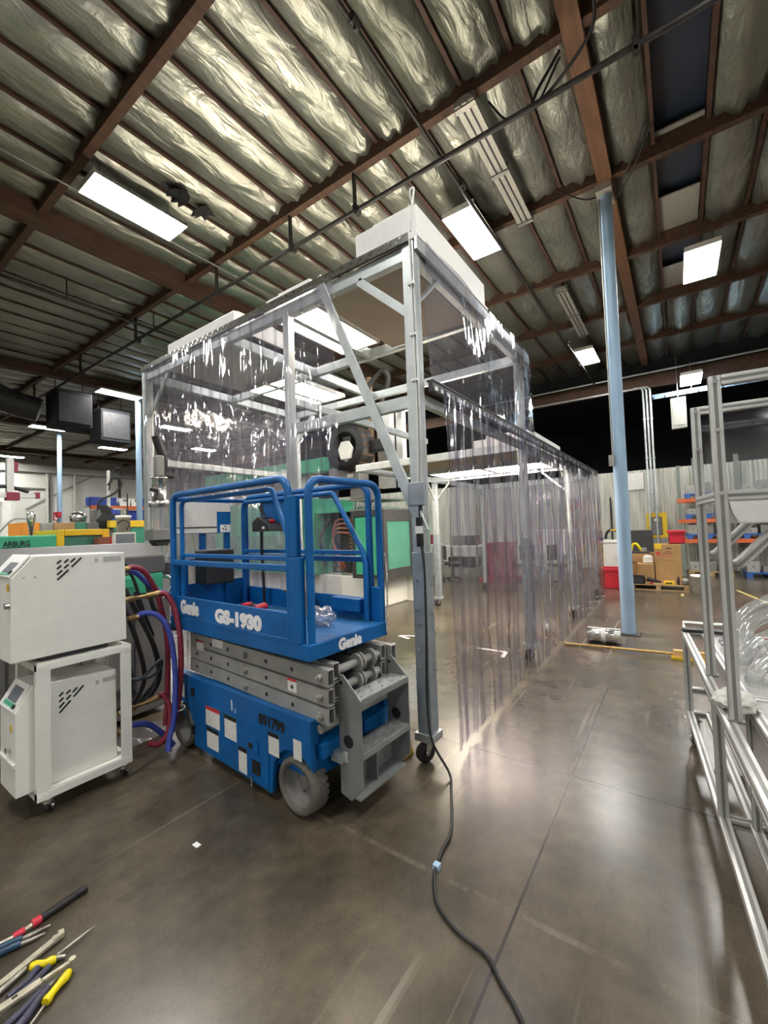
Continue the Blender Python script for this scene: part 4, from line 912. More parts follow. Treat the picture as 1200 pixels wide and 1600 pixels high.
h = thing('hopper', 'small conical steel hopper above the green machine', 'hopper', (2.0, 7.5, 0))
MB().lathe([(.0, 2.0), (.035, 2.0), (.05, 1.96), (.05, 1.88), (.045, 1.86), (.022, 1.66), (0, 1.66)], (0, 0, 0), 'z', 20).build('cone', M['steel'], h); MB().tube(spline([(-.04, 0, 1.9), (-.2, 0, 1.88), (-.35, 0, 1.7), (-.45, 0, 1.6)]), .012, 8).build('feed_hose', M['grey_metal'], h); MB().cyl((0, 0, 0), (0, 0, 1.66), .02, 10).build('support', M['grey_metal'], h)
# row of machines further back at left
t = thing('molding_machine', 'long machine with orange, salmon and teal panels behind the green machine', 'machine', (0, 8, 0))
MB().box(1.2, 3.9, .02, .75, 0, 1.6).build('bed', M['cream'], t, .01)
for nm, x0, x1, z0, z1, mm in (('orange_panel', 2.03, 2.24, 1.6, 1.86, 'orange'), ('grey_panel', 2.245, 2.41, 1.6, 1.85, 'totegrey'), ('salmon_panel', 2.415, 2.7, 1.6, 1.85, 'card'), ('teal_panel', 2.705, 2.86, 1.6, 1.86, 'smoke'), ('dark_panel', 2.865, 3.04, 1.6, 1.85, 'grey_hood'), ('green_panel', 3.55, 3.8, 1.3, 1.76, 'green_d')):
    MB().box(x0, x1, 0, .7, z0, z1).build(nm, M[mm], t, .008)
MB().box(3.2, 3.98, -.02, .1, 1.76, 1.88).build('yellow_guard', M['yellow'], t, .008); MB().cyl((3.95, .02, 1.82), (4.05, .02, 1.82), .05, 14).build('warning_lamp', M['orange'], t)
t = thing('material_dryer', 'white cylindrical dryer with steel lid between the machines', 'dryer', (3.08, 7.2, 0))
MB().lathe([(0, .0), (.095, 0), (.095, 1.88), (.11, 1.88), (.11, 1.93), (0, 1.93)], (0, 0, 0), 'z', 28).build('drum', M['cream'], t); MB().cyl((0, 0, 1.93), (0, 0, 2.03), .05, 16).build('lid_port', M['steel'], t); MB().tube(spline([(-.1, -.02, 1.8), (-.06, -.14, 1.85), (.03, -.13, 1.8), (.0, -.12, 1.7)]), .008, 6).build('cable', M['rubber'], t)
t = thing('picker_robot', 'brown and blue machine head with black hoses rising above it at left', 'robot', (3.6, 9.0, 0))
MB().box(-.25, .3, 0, .5, 0, 1.7).build('pedestal', M['grey_bed'], t); MB().box(-.2, .25, -.05, .4, 1.7, 2.15).build('body', M['totegrey'], t, .03); MB().box(.0, .24, -.1, -.05, 1.88, 2.12).build('motor_cover', M['bluebin'], t, .01)
for k in range(7): MB().tube(spline([(-.15+.03*k, -.06, 1.75), (-.25+.03*k, -.12, 1.9), (-.15+.04*k, -.08, 2.05), (-.2+.02*k, -.05, 2.2)]), .02, 8).build('cable_loop', M['rubber'], t)
MB().tube(spline([(-.2, 0, 2.1), (-.15, 0, 2.3), (.1, 0, 2.45), (.22, 0, 2.65), (.1, 0, 2.75), (-.02, 0, 2.6)]), .02, 8).build('hose', M['rubber'], t); MB().tube(spline([(.0, 0, 2.5), (.06, 0, 2.85), (.18, 0, 2.95), (.25, 0, 2.8)]), .014, 8).build('hose', M['rubber'], t)
MB().cyl((.03, .1, 2.1), (.03, .1, 2.9), .03, 12).build('mast', M['fixture'], t); MB().cyl((.33, .0, 1.6), (.33, .0, 2.45), .015, 8).build('rod', M['dark'], t)
t = thing('sprue_picker', 'white robot column with a red tipped horizontal arm at the far left', 'robot', (2.33, 10, 0))
MB().lathe([(0, 0), (.12, 0), (.12, 1.8), (.1, 1.9), (.1, 2.3), (0, 2.3)], (0, 0, 0), 'z', 24).build('column', M['cream'], t); MB().box(-.5, .45, -.06, .06, 2.38, 2.47).build('arm', M['alu'], t); MB().box(-.03, .16, -.08, .08, 2.33, 2.48).build('carriage', M['maroon'], t, .008)
MB().box(.39, .46, -.07, .07, 2.38, 2.49).build('arm_end', M['maroon'], t); MB().box(-.02, .08, -.05, .05, 2.48, 3.1).build('vertical_axis', M['alu'], t); MB().tube(spline([(-.4, 0, 2.5), (-.1, 0, 2.58), (.1, 0, 2.56), (.3, 0, 2.5)]), .035, 10).build('cable_chain', M['black'], t); MB().box(.08, .14, -.05, .0, 2.85, 3.05).build('red_cap', M['maroon'], t)
t = MB().lathe([(0, 1.9), (.09, 1.9), (.14, 1.95), (.15, 2.02), (.12, 2.1), (.05, 2.13), (0, 2.13)], (3.43, 10, 0), 'z', 28).build('steel_vessel', M['steel']); tag(t, 'round shiny steel vessel on a post behind the machines', 'vessel'); MB().cyl((3.43, 10, 0), (3.43, 10, 1.9), .04, 12).build('stand', M['grey_metal'], t)
t = thing('pallet_rack', 'blue shelving with an orange beam by the far left wall', 'rack', (8.3, 20, 0))
for x in (-1.0, 1.1): MB().box(x, x+.08, 0, .08, 0, 3.3).build('upright', M['bluebin'], t)
MB().box(-1, 1.18, -.02, .06, 2.78, 2.94).build('shelf_beam', M['rackorange'], t); MB().box(-1, 1.18, 0, .7, 2.9, 2.93).build('shelf_deck', M['grey_metal'], t); MB().box(-1, 1.18, .1, .12, .5, 2.75).build('backing_panel', M['bluebin'], t); MB().box(-1, .0, .02, .5, 2.95, 3.3).build('blue_carton', M['bluebin'], t)
for k, (x, lab) in enumerate(((.14, 'pale lidded bin on the blue shelving, left one'), (.62, 'pale lidded bin on the blue shelving, right one'))):
    b = thing('storage_bin', lab, 'bin', (8.3+x, 20.07, 2.945), 0, 'pale bins on the shelving')
    MB().prism([(0.02, 0), (.42, 0), (.45, .3), (-.01, .3)], 0, .5).build('tub', M['cream'], b); MB().box(-.02, .46, -.02, .52, .3, .34).build('lid', M['fixture'], b); MB().box(.15, .3, -.03, -.0, .22, .27).build('handle', M['dark'], b)
MB_ = MB().tube([(9.2, Y1-.06, 5), (9.2, Y1-.06, 1.5)], .05, 8).tube([(7.5, Y1-.06, 4.6), (9.2, Y1-.06, 4.6)], .05, 8).tube([(8.0, Y1-.06, 3.4), (11.5, Y1-.06, 5.6)], .03, 8).build('wall_conduit', M['grey_metal']); tag(MB_, 'grey conduit run on the far white wall', 'conduit')
t = MB().box(7.55, 7.85, 25, 25.1, 2.5, 2.9).build('notice_board', M['red']); tag(t, 'small red and white notice on a post left of the far column', 'notice'); MB().box(7.58, 7.82, 24.98, 25, 2.55, 2.75).build('paper', M['white_box'], t); MB().box(7.67, 7.73, 25.02, 25.08, 0, 2.5).build('post', M['grey_metal'], t)

# ------------------------------------------------------------------ big green machine and robot beyond the enclosure
t = thing('molding_machine', 'large green injection moulding machine with black framed sliding door behind the lift', 'machine', (6.6, 0, 0))
MB().box(.3, 1.9, 4.9, 10.3, 0, .6).build('base', M['cream'], t, .02)
MB().box(.1, 1.7, 6.6, 10.3, .6, 2.3).build('rear_cover', M['green'], t, .02); MB().box(.06, .1, 7.1, 9.9, .75, 1.5).build('access_panel', M['green_d'], t)
for y in (6.9, 7.6, 8.3, 9.0): MB().box(.05, .1, y, y+.02, .65, 2.25).build('panel_seam', M['green_d'], t)
MB().box(.2, 1.6, 5.3, 6.6, 1.95, 2.05).build('top_guard', M['green'], t, .01); MB().box(.7, 1.6, 5.35, 6.6, .6, 1.95).build('mould_bay', M['dark'], t)
MB().box(.0, 1.5, 4.66, 5.38, .62, 1.93).build('clamp_guard', M['green'], t, .02)
d = MB(); d.box(-.03, 0, 4.64, 4.7, .6, 1.95).box(-.03, 0, 5.34, 5.42, .6, 1.95).box(-.03, 0, 4.7, 5.34, 1.83, 1.95).box(-.03, 0, 4.7, 5.34, .6, .68); d.build('door_frame', M['dark'], t, .004)
d = MB(); d.box(-.02, 1.2, 4.62, 4.66, 1.72, 1.95).box(-.02, 1.2, 4.62, 4.66, .6, .78).box(-.02, .1, 4.62, 4.66, .78, 1.72).box(.95, 1.2, 4.62, 4.66, .78, 1.72); d = d.build('sliding_door', M['dark'], t, .004)
MB().box(.1, .95, 4.64, 4.65, .78, 1.72).build('door_window', M['smoke'], d)
MB().box(1.5, 1.7, 4.55, 5.3, .55, 1.95).build('end_cover', M['green'], t, .02); MB().box(1.5, 1.7, 4.56, 5.3, .4, .55).build('end_foot', M['cream'], t)
MB().box(1.2, 1.5, 4.7, 5.3, 0, .55).build('foot', M['cream'], t)
mf = MB().box(.3, .4, 5.5, 5.9, .9, 1.85).build('hose_manifold', M['dark'], t)
for k in range(11): MB().cyl((.18, 5.62, .98+k*.08), (.3, 5.62, .98+k*.08), .022, 10).build('brass_fitting', M['brass'], mf)
for k in range(4): MB().tube(spline([(.2, 5.66, 1.8-.1*k), (.1, 5.95, 1.75-.08*k), (.12, 6.05, 1.3), (.2, 5.95-.05*k, .8), (.4, 6.2, .7)]), .02, 8).build('red_hose', M['pinkbrown'], t)
MB().tube(spline([(.3, 6.3, 1.8), (.1, 6.4, 1.4), (.2, 6.35, .8)]), .03, 8).build('hose', M['rubber'], t); MB().box(.15, 1.2, 4.75, 5.6, 1.95, 1.99).build('top_table', M['grey_metal'], t)
for k in range(10): MB().cyl((.16, 4.8+k*.075, 1.99), (.16, 4.8+k*.075, 2.16), .018, 8).build('ejector_pin', M['steel'], t)
MB().box(.1, 1.2, 4.75, 5.6, 2.16, 2.19).build('pin_plate', M['grey_metal'], t)
r_ = thing('gantry_robot', 'gantry robot with long green beam, black cable drum and brown mast above the big machine', 'robot', (6.6, 0, 0))
MB().box(-.1, .15, 5.9, 10.4, 2.83, 3.12).build('beam', M['green'], r_, .01); MB().box(-.105, -.1, 6.9, 7.3, 2.88, 2.98).build('decal', M['decal'], r_)
for y in (6.7, 9.8): MB().box(.12, .4, y, y+.25, 2.31, 2.83).build('support', M['fixture'], r_)
MB().box(-.12, .2, 5.1, 5.9, 2.55, 2.85).build('carriage', M['grey_metal'], r_, .01); MB().box(-.125, -.12, 5.25, 5.4, 2.62, 2.7).build('decal', M['white_box'], r_); MB().box(.2, .5, 5.2, 5.6, 2.21, 2.55).build('lower_head', M['grey_metal'], r_, .01)
MB().lathe([(.30, -.22), (.46, -.22), (.46, .22), (.30, .22), (.30, -.22)], (-.1, 5.3, 3.2), 'x', 36).build('cable_drum', M['rubber'], r_)
rb = MB()
for k in range(16):
    a = 2*PI*k/16; rb.box(-.18, .18, -.02, .02, .452, .464, None); vs = rb.v[-8:]; R = Matrix.Rotation(a, 3, 'X')
    for q in range(8): rb.v[len(rb.v)-8+q] = R @ vs[q] + Vector((-.1, 5.3, 3.2))
rb.build('drum_rib', M['beam'], r_)
MB().prism([(5.12, 2.95), (5.36, 2.95), (5.42, 3.15), (5.34, 3.3), (5.16, 3.3), (5.06, 3.15)], -.36, -.3, 'x').build('gripper_bracket', M['cream'], r_, .01); MB().box(-.3, .1, 5.14, 5.34, 3.05, 3.4).build('motor', M['dark'], r_, .02)
MB().box(-.1, .1, 4.45, 4.9, 3.08, 3.3).build('end_motor', M['black'], r_, .02)
MB().box(.3, .4, 5.08, 5.16, 2.85, 4.72).build('mast', M['copper'], r_); MB().box(.4, .6, 4.7, 5.0, 2.4, 4.0).build('mast', M['alu'], r_); MB().box(.5, .65, 4.45, 4.6, 2.4, 4.0).build('mast', M['alu'], r_)
MB().tube(spline([(0, 5.9, 3.35), (.05, 5.75, 3.6), (.05, 5.6, 3.85), (.0, 5.1, 4.2), (0, 4.7, 4.55), (0, 4.5, 4.6), (.05, 4.45, 4.4), (.1, 4.75, 3.9)]), .05, 12).build('cable_carrier', M['rubber'], r_)
# things seen dimly through the long curtain
def tote(label, loc, sx, sy, sz, m, lid=None, name='tote', cat='tote', group=None):
    b = thing(name, label, cat, loc, 0, group); w = .02
    q = MB(); q.box(0, sx, 0, sy, 0, w).box(0, w, 0, sy, 0, sz).box(sx-w, sx, 0, sy, 0, sz).box(0, sx, 0, w, 0, sz).box(0, sx, sy-w, sy, 0, sz); q.build('tub', M[m], b, .008)
    q = MB(); q.box(-.03, 0, -.03, sy+.03, sz-.06, sz).box(sx, sx+.03, -.03, sy+.03, sz-.06, sz).box(0, sx, -.03, 0, sz-.06, sz).box(0, sx, sy, sy+.03, sz-.06, sz); q.build('rim', M[m], b, .006)
    if lid: MB().box(-.02, sx+.02, -.02, sy+.02, sz, sz+.04).build('lid', M[lid], b)
    return b
tote('large maroon tote on the floor seen through the strips', (11.2, 3.85, .1), .9, .62, .95, 'maroon'); tag(MB().box(11.0, 12.2, 3.7, 4.6, 0, .1).build('floor_pallet', M['maroon']), 'low maroon pallet under the maroon tote', 'pallet')
def bench(label, x, y0, y1, z, m='fixture'):
    b = thing('workbench', label, 'workbench', (x, y0, 0), 0, 'benches beyond the curtain')
    MB().box(0, .7, 0, y1-y0, z-.05, z).build('bench_top', M[m], b)
    for yy in (0, y1-y0-.05):
        for xx in (0, .65): MB().box(xx, xx+.05, yy, yy+.05, 0, z-.05).build('leg', M['fixture_grey'], b)
    MB().box(0, .7, .05, y1-y0-.05, .25, .28).build('lower_shelf', M['grey_metal'], b); return b
bench('pale workbench behind the near edge of the curtain, left of the maroon tote', 12, 5.0, 6.2, .95); bench('pale workbench farthest left beyond the green machine', 12, 6.5, 7.4, 1.0); bench('workbench under the white cabinet beyond the curtain', 12, 2.25, 3.35, .75)
c_ = thing('cabinet', 'white control cabinet on a bench seen through the strips', 'cabinet', (12, 2.3, .75)); MB().box(0, .6, 0, 1.0, 0, .62).build('casing', M['white_box'], c_, .01); MB().box(-.01, 0, .03, .48, .03, .59).build('door', M['cream'], c_); MB().box(-.01, 0, .52, .97, .03, .59).build('door', M['cream'], c_)
MB().box(-.02, -.01, .44, .46, .25, .35).build('handle', M['dark'], c_)
for k, (y, z, m, sx) in enumerate(((5.1, .95, 'dark', .35), (5.6, .95, 'totegrey', .3), (6.6, 1.0, 'maroon', .5), (7.12, 1.0, 'orange', .26), (5.1, .285, 'dark', .42), (5.62, .285, 'black', .42))):
    tag(MB().box(12.1, 12.5, y, y+sx, z, z+.3).build('tool_case', M[m], None, .02), ('dark case at the right end of the bench top', 'grey case on the bench top', 'maroon case on the farthest bench', 'orange case on the farthest bench', 'dark case on the lower shelf', 'black case on the lower shelf')[k], 'case', 'cases on the benches')
for k, (x, y) in enumerate(((11.0, 3.3), (11.3, 2.5), (11.1, 5.4))):
    s_ = thing('office_chair', ('dark office chair near the maroon tote', 'dark office chair before the white cabinet', 'dark office chair before the left bench')[k], 'chair', (x, y, 0), k*1.1, 'chairs beyond the curtain')
    MB().box(-.23, .23, -.23, .23, .46, .53).build('seat', M['dark'], s_, .03); MB().box(.2, .25, -.2, .2, .6, 1.0).build('backrest', M['dark'], s_, .02); MB().cyl((0, 0, .1), (0, 0, .46), .03, 10).build('stem', M['black'], s_)
    for q in range(5): MB().bar((0, 0, .1), (.28*math.cos(q*1.257), .28*math.sin(q*1.257), .05), .04, .03).cyl((.28*math.cos(q*1.257), .28*math.sin(q*1.257)-.015, .03), (.28*math.cos(q*1.257), .28*math.sin(q*1.257)+.015, .03), .03, 10).build('leg', M['black'], s_)

# ------------------------------------------------------------------ storage pile by the corrugated wall
pl = thing('pallet', 'pale wooden pallet on the floor under the cardboard boxes', 'pallet', (11.0, -.12, 0))
for k in range(7): MB().box(k*.17, k*.17+.12, 0, 1.1, .11, .13).build('deck_board', M['wood'], pl)
for y in (0, .5, 1.0): MB().box(0, 1.14, y, y+.09, .02, .11).build('stringer', M['wood'], pl)
MB().box(0, .1, 0, 1.1, 0, .02).build('bottom_board', M['wood'], pl); MB().box(1.04, 1.14, 0, 1.1, 0, .02).build('bottom_board', M['wood'], pl)
def carton(label, loc, sx, sy, sz, rz=0, flap=False, pr=False):
    b = thing('cardboard_box', label, 'box', loc, rz, 'cardboard boxes on the pallet')
    MB().box(0, sx, 0, sy, 0, sz).build('carton', M['card'], b, .006)
    MB().box(-.001, sx*.6, sy*.46, sy*.54, sz, sz+.001).build('tape', M['bamboo'], b)
    if flap: MB().bar((0, sy, sz), (-.05, sy+.14, sz+.1), sx, .006).bar((0, 0, sz), (-.03, -.1, sz+.12), .02, .006).build('flap', M['card'], b)
    if pr:
        MB().box(-.002, 0, sy*.35, sy*.9, sz*.7, sz*.71).build('red_rule', M['decal_red'], b); MB().box(-.002, 0, sy*.8, sy*.93, sz*.73, sz*.8).build('red_mark', M['decal_red'], b); MB().box(-.002, 0, sy*.36, sy*.56, sz*.885, sz*.91).build('hand_hole', M['black'], b)
        for k in range(3): MB().tube([(-.001, sy*(.35+.13*k)+.028*math.cos(a), sz*.57+.022*math.sin(a)) for a in [2*PI*j/14 for j in range(14)]], .002, 4, closed=True).build('ring_mark', M['pinkbrown'], b)
        MB().box(-.002, 0, sy*.3, sy*.7, sz*.75, sz*.78).box(-.002, 0, sy*.35, sy*.62, sz*.8, sz*.82).build('print_line', M['pinkbrown'], b); MB().box(-.003, 0, sy*.72, sy*1.0, sz*.88, sz*1.02).build('yellow_label', M['yellow'], b)
    return b
carton('tallest cardboard box with red print, right on the pallet', (11.45, -.02, .13), .6, .5, .86, .05, False, True)
carton('small open cardboard box left of the tallest box', (11.35, .5, .13), .4, .34, .42, 0, True)
carton('cardboard box behind, holding pale parts', (11.8, .62, .13), .5, .5, .62)
t = tote('red tote perched on top of the tallest cardboard box', (11.6, -.1, 1.0), .35, .3, .3, 'red')
tote('bright red bin on the floor left of the blue column', (11.0, 1.12, 0), .5, .44, .46, 'red')
t = MB().box(12.4, 12.8, .55, 1.05, .752, 1.3).build('monitor_box', M['dark'], None, .01); tag(t, 'flat black case standing behind the boxes', 'case')
tag(MB().box(12.35, 12.85, .5, 1.1, 0, .75).build('crate', M['card'], None, .01), 'brown crate under the flat black case', 'crate')
b = thing('tray_bin', 'small white bin with pale parts on the left box', 'bin', (11.5, .52, .56)); MB().prism([(.02, 0), (.2, 0), (.22, .14), (0, .14)], 0, .2).build('tub', M['white_box'], b, .01); MB().box(.02, .2, .02, .18, .13, .17).build('contents', M['fixture'], b, .02)
b = thing('machine_parts', 'greenish hand tool and dark tray on top of the rear box', 'tool', (11.85, .66, .755)); MB().box(0, .3, -.05, .45, 0, .04).build('tray', M['dark'], b); MB().tube(spline([(.05, .1, .06), (.05, .2, .22), (.06, .28, .2), (.06, .32, .06)]), .03, 10).build('tool_body', M['tooly'], b); MB().box(.0, .25, .0, .1, .04, .12).build('block', M['totegrey'], b)
b = thing('tank', 'pale plastic tank with a tinted edge left of the column', 'tank', (12.0, 1.2, 0)); MB().box(0, .6, 0, .46, 0, 1.0).build('body', M['cream'], b, .04); MB().box(-.02, .62, -.02, .48, 1.0, 1.06).build('lid', M['fixture'], b, .01); MB().cyl((-.005, .1, .6), (.0, .1, .6), .06, 16).build('badge', M['fixture'], b); MB().box(-.004, 0, .4, .45, .1, .98).build('edge_band', M['ytape'], b)
b = thing('vacuum_head', 'black and yellow curved tool on top of the tank', 'tool', (12.1, 1.25, 1.1)); MB().tube(spline([(0, .3, .0), (0, .26, .16), (0, .14, .24), (0, .02, .18), (0, -.06, .08)]), .035, 10).build('frame', M['black'], b); MB().tube(spline([(-.03, .18, .22), (-.03, .06, .22), (-.03, -.05, .12)]), .02, 8).build('yellow_edge', M['yellow'], b)
tag(MB().box(12.05, 12.12, 1.6, 1.68, 1.06, 1.14).build('blue_cap', M['bluebin'], None, .01), 'small blue cap on the left corner of the tank', 'cap')
b = thing('crate', 'black open crate at the left front of the pallet', 'crate', (11.05, .68, .13)); MB().box(0, .25, 0, .26, 0, .02).box(0, .02, 0, .26, 0, .17).box(.23, .25, 0, .26, 0, .17).box(0, .25, 0, .02, 0, .17).box(0, .25, .24, .26, 0, .17).build('tub', M['dark'], b); MB().box(-.02, .0, .0, .26, .15, .17).build('rim', M['black'], b)
b = thing('hand_tool', 'dark elongated power tool lying on the pallet by the crate', 'tool', (11.08, .42, .13)); MB().tube([(0, .22, .12), (0, .1, .08), (0, -.05, .05)], [.05, .045, .02], 10).build('body', M['black'], b); MB().cyl((0, .1, .03), (0, .16, .03), .03, 10).build('cap', M['red'], b)
b = thing('box', 'yellow flat box lying on the front of the pallet', 'box', (11.06, .13, .13)); MB().box(0, .2, 0, .2, 0, .07).build('carton', M['yellow'], b, .006); MB().box(-.002, 0, .04, .16, .02, .05).build('print', M['black_text'], b)
b = MB().lathe([(0, 0), (.05, .01), (.075, .06), (.07, .11), (.03, .15), (0, .15)], (11.12, -.06, .13), 'z', 18).build('motor', M['grey_metal']); tag(b, 'round grey motor on the right end of the pallet', 'motor'); MB().cyl((11.12, -.06, .28), (11.12, -.06, .3), .03, 12).build('shaft', M['brass'], b)
tag(MB().tube([(11.15+.07*math.cos(a), .06, .21+.07*math.sin(a)) for a in [2*PI*k/16 for k in range(16)]], .025, 8, closed=True).build('hose_coil', M['black']), 'small black coil leaning before the tallest box', 'coil')
b = thing('pail', 'white plastic pail on the floor right of the pallet', 'pail', (10.9, -.3, 0)); MB().lathe([(0, 0), (.12, 0), (.145, .34), (.155, .34), (.155, .38), (.15, .38), (.13, .03), (0, .03)], (0, 0, 0), 'z', 28).build('tub', M['cream'], b); MB().tube([(.16*math.cos(a), .16*math.sin(a), .33-.1*math.sin(a)**2) for a in [PI*k/14 for k in range(15)]], .004, 6).build('handle', M['galv'], b)
t = MB().box(10.4, 10.75, -.02, .03, .0005, .003).build('floor_marking', M['ytape']); tag(t, 'short yellow tape piece on the floor before the pallet', 'tape')
t = MB().bar((11.6, -.95, .002), (9.6, -1.35, .002), .05, .003).build('floor_marking', M['ytape']); tag(t, 'long worn yellow tape line by the rack', 'tape')
o = MB().box(15.255, 15.26, .82, 1.62, 2.5, 3.02).build('notice_sheet', M['fixture']); tag(o, 'pale sheet pinned to the corrugated wall behind the blue column', 'notice')
# yellow framed panel
b = thing('electrical_panel', 'grey electrical panel in a bright yellow frame by the corrugated wall', 'electrical panel', (15.07, .27, 0))
q = MB(); q.box(0, .06, 0, .12, 1.0, 1.75).box(0, .06, .4, .52, 1.0, 1.75).box(0, .06, .12, .4, 1.62, 1.75).box(0, .06, .12, .4, 0.98, 1.08); q.build('yellow_frame', M['yellow'], b); MB().box(.0, .16, .12, .4, 1.08, 1.62).build('cabinet', M['dark'], b); MB().box(-.02, 0, .14, .38, 1.1, 1.6).build('panel_door', M['grey_bed'], b); MB().box(-.025, -.02, .2, .32, 1.5, 1.57).build('label_plate', M['white_box'], b); MB().box(.0, .06, .02, .5, 0, 1.0).build('stand', M['grey_metal'], b)
tag(MB().tube([(15.2, 1.75, 0), (15.2, 1.75, 2.3)], .025, 8).build('dark_pole', M['pipe_dark']), 'thin dark pole against the corrugated wall right of the column', 'pole')
# pallet racks at right
rk = thing('pallet_rack', 'tall orange and grey pallet rack along the corrugated wall at right', 'rack', (14, 0, 0))
for y in (-.02, -2.6, -5.2):
    for x in (0, .95): MB().box(x, x+.08, y-.08, y, 0, 3.0).build('upright', M['rackgrey'], rk)
for z in (.99, 1.53, 2.09):
    for x in (-.02, .95): MB().box(x, x+.06, -5.2, 0, z-.1, z).build('shelf_beam', M['rackorange'], rk)
k = 0
for z in (.0, .99, 1.53, 2.09):
    for j, y in enumerate((-.12, -1.3, -2.8, -4.0)):
        if j == 3 and z > 0: continue
        nm = ('floor', 'first', 'second', 'top')[(.0, .99, 1.53, 2.09).index(z)]; pos = ('leftmost', 'second', 'third', 'rightmost')[j]
        b = thing('rack_pallet', '%s pallet on the %s level of the right rack' % (pos, nm), 'pallet', (14.05, y-1.0, z), 0, 'pallets on the right rack')
        mm = 'bluepallet' if (k % 3) else 'wood'; k += 1
        MB().box(0, .85, 0, .95, .1, .13).build('deck', M[mm], b)
        for yy in (0, .4, .82): MB().box(0, .85, yy, yy+.12, 0, .1).build('runner', M[mm], b)
        random.seed(k)
        for i in range(3):
            hh = random.uniform(.14, .3)
            o = MB().box(14.1, 14.1+random.uniform(.3, .6), y-.95+i*.31, y-.7+i*.31, z+.13, z+.13+hh).build('mould_block', M[('totegrey', 'grey_metal', 'fixture_grey')[i]], None, .01)
            tag(o, '%s steel mould block on the %s pallet of the %s rack level' % (('right', 'middle', 'left')[i], pos, nm), 'mould', 'moulds on the right rack')
            MB().cyl((14.09, y-.82+i*.31, z+.13+hh*.5), (14.1, y-.82+i*.31, z+.13+hh*.5), .02, 8).build('bolt', M['steel'], o)

# ------------------------------------------------------------------ floor things in the middle
b = thing('film_roll', 'silver wrapped roll lying on the floor by the blue column', 'roll', (6.12, .86, .0955), PI/2+.06)
MB().lathe([(0, -.18), (.06, -.18), (.062, -.19), (.095, -.19), (.095, .19), (.062, .19), (.06, .18), (0, .18)], (0, 0, 0), 'x', 28).build('wrap', M['steel'], b); MB().box(-.19, .19, -.02, .02, .0945, .0965).build('paper_band', M['fixture'], b); MB().lathe([(.0952, -.02), (.0962, -.02), (.0962, .03), (.0952, .03)], (0, 0, 0), 'x', 28).build('label_band', M['fixture'], b)
b = thing('broom', 'tan handled push broom lying on the floor beyond the aluminium cart', 'broom')
MB().tube([(5.8, 1.28, .02), (5.81, .12, .05)], .015, 10).build('handle', M['bamboo'], b); MB().prism([(5.76, .02), (5.86, .02), (5.84, .1), (5.78, .1)], -.18, .12).build('head', M['bamboo'], b, .006); MB().box(5.75, 5.87, -.2, .14, .003, .03).build('bristles', M['yellow'], b)
for lab, P in (('white tape corner mark on the floor beyond the lift', [(5.31, 3.166), (5.2, 3.44), (5.12, 3.22)]), ('white tape corner mark on the floor behind the strips', [(5.15, 2.2), (5.147, 1.83), (4.93, 1.8)])):
    o = MB()
    for p_, q_ in zip(P[:-1], P[1:]): o.bar((*p_, .002), (*q_, .002), .05, .002)
    tag(o.build('floor_marking', M['tape']), lab, 'tape')
tag(MB().box(1.22, 1.245, 2.09, 2.13, .0005, .003).build('paper_scrap', M['white_box']), 'tiny white paper scrap on the open floor', 'paper')

# ------------------------------------------------------------------ aluminium cart at right
ct = thing('aluminium_cart', 'long aluminium profile cart with tall posts along the right edge', 'cart', (3.74, .02, 0), math.atan2(-.0838, -.9965))
def prof(p, q, w=.04, h=.04, up=(0, 0, 1), name='profile', par=None):
    p, q = Vector(p), Vector(q); d = (q-p).normalized(); u = Vector(up); a = d.cross(u).normalized(); u = a.cross(d)
    o = MB().bar(p, q, w, h, up).build(name, M['alu'], par or ct, .003)
    g = MB(); n = max(1, round(h/.04)); m_ = max(1, round(w/.04))
    for s in (-1, 1):
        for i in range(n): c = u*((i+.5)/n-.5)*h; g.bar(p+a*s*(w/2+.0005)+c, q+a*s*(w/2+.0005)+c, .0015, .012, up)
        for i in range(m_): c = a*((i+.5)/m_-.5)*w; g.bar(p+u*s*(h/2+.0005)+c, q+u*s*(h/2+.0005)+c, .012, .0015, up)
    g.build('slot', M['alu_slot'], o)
    return o
LN, WD = 3.4, .72
for y in (.02, WD):
    prof((0, y, .757), (LN, y, .757), .04, .04, name='top_rail'); prof((.0, y, .37 if y > .1 else .2), (LN, y, .37 if y > .1 else .2), .04, .04, name='lower_rail')
prof((0, .13, .757), (LN, .13, .757), .04, .04, name='top_rail'); prof((0, .13, .2), (LN, .13, .2), .04, .04, name='lower_rail'); prof((0, .25, .2), (LN, .25, .2), .04, .04, name='lower_rail'); prof((.0, .02, .36), (.0, WD, .36), name='cross_rail')
for x in (.02, 1.25, LN):
    for y in (.02, WD): prof((x, y, .18), (x, y, .74), .04, .04, (0, 1, 0), name='leg')
for x in (.3, 1.3): prof((x, .13, .22), (x, .13, .74), .03, .03, (0, 1, 0), name='leg')
for x in (.02, 1.25, 2.4, LN): prof((x, .04, .757), (x, WD-.02, .757), name='cross_rail'); prof((x, .04, .2), (x, WD-.02, .2), name='cross_rail')
MB().box(.04, LN, .15, WD-.02, .76, .768).build('table_top', M['frost'], ct); MB().box(.3, 1.25, .128, .132, .4, .735).build('side_panel', M['frost'], ct); MB().box(1.3, LN, .128, .132, .4, .735).build('side_panel', M['frost'], ct); prof((0, .13, .38), (LN, .13, .38), .03, .03, name='mid_rail')
MB().tube([(-.02, .02, .79), (-.08, .02, .82), (-.08, .3, .82), (-.02, .3, .79)], .012, 8).build('handle', M['fixture'], ct); MB().box(-.03, .05, .0, .3, .778, .8).build('handle_mount', M['black'], ct, .006)
for x in (.06, LN-.1):
    for y in (.03, WD-.03): caster(ct, x, y, .062, .18, .3)
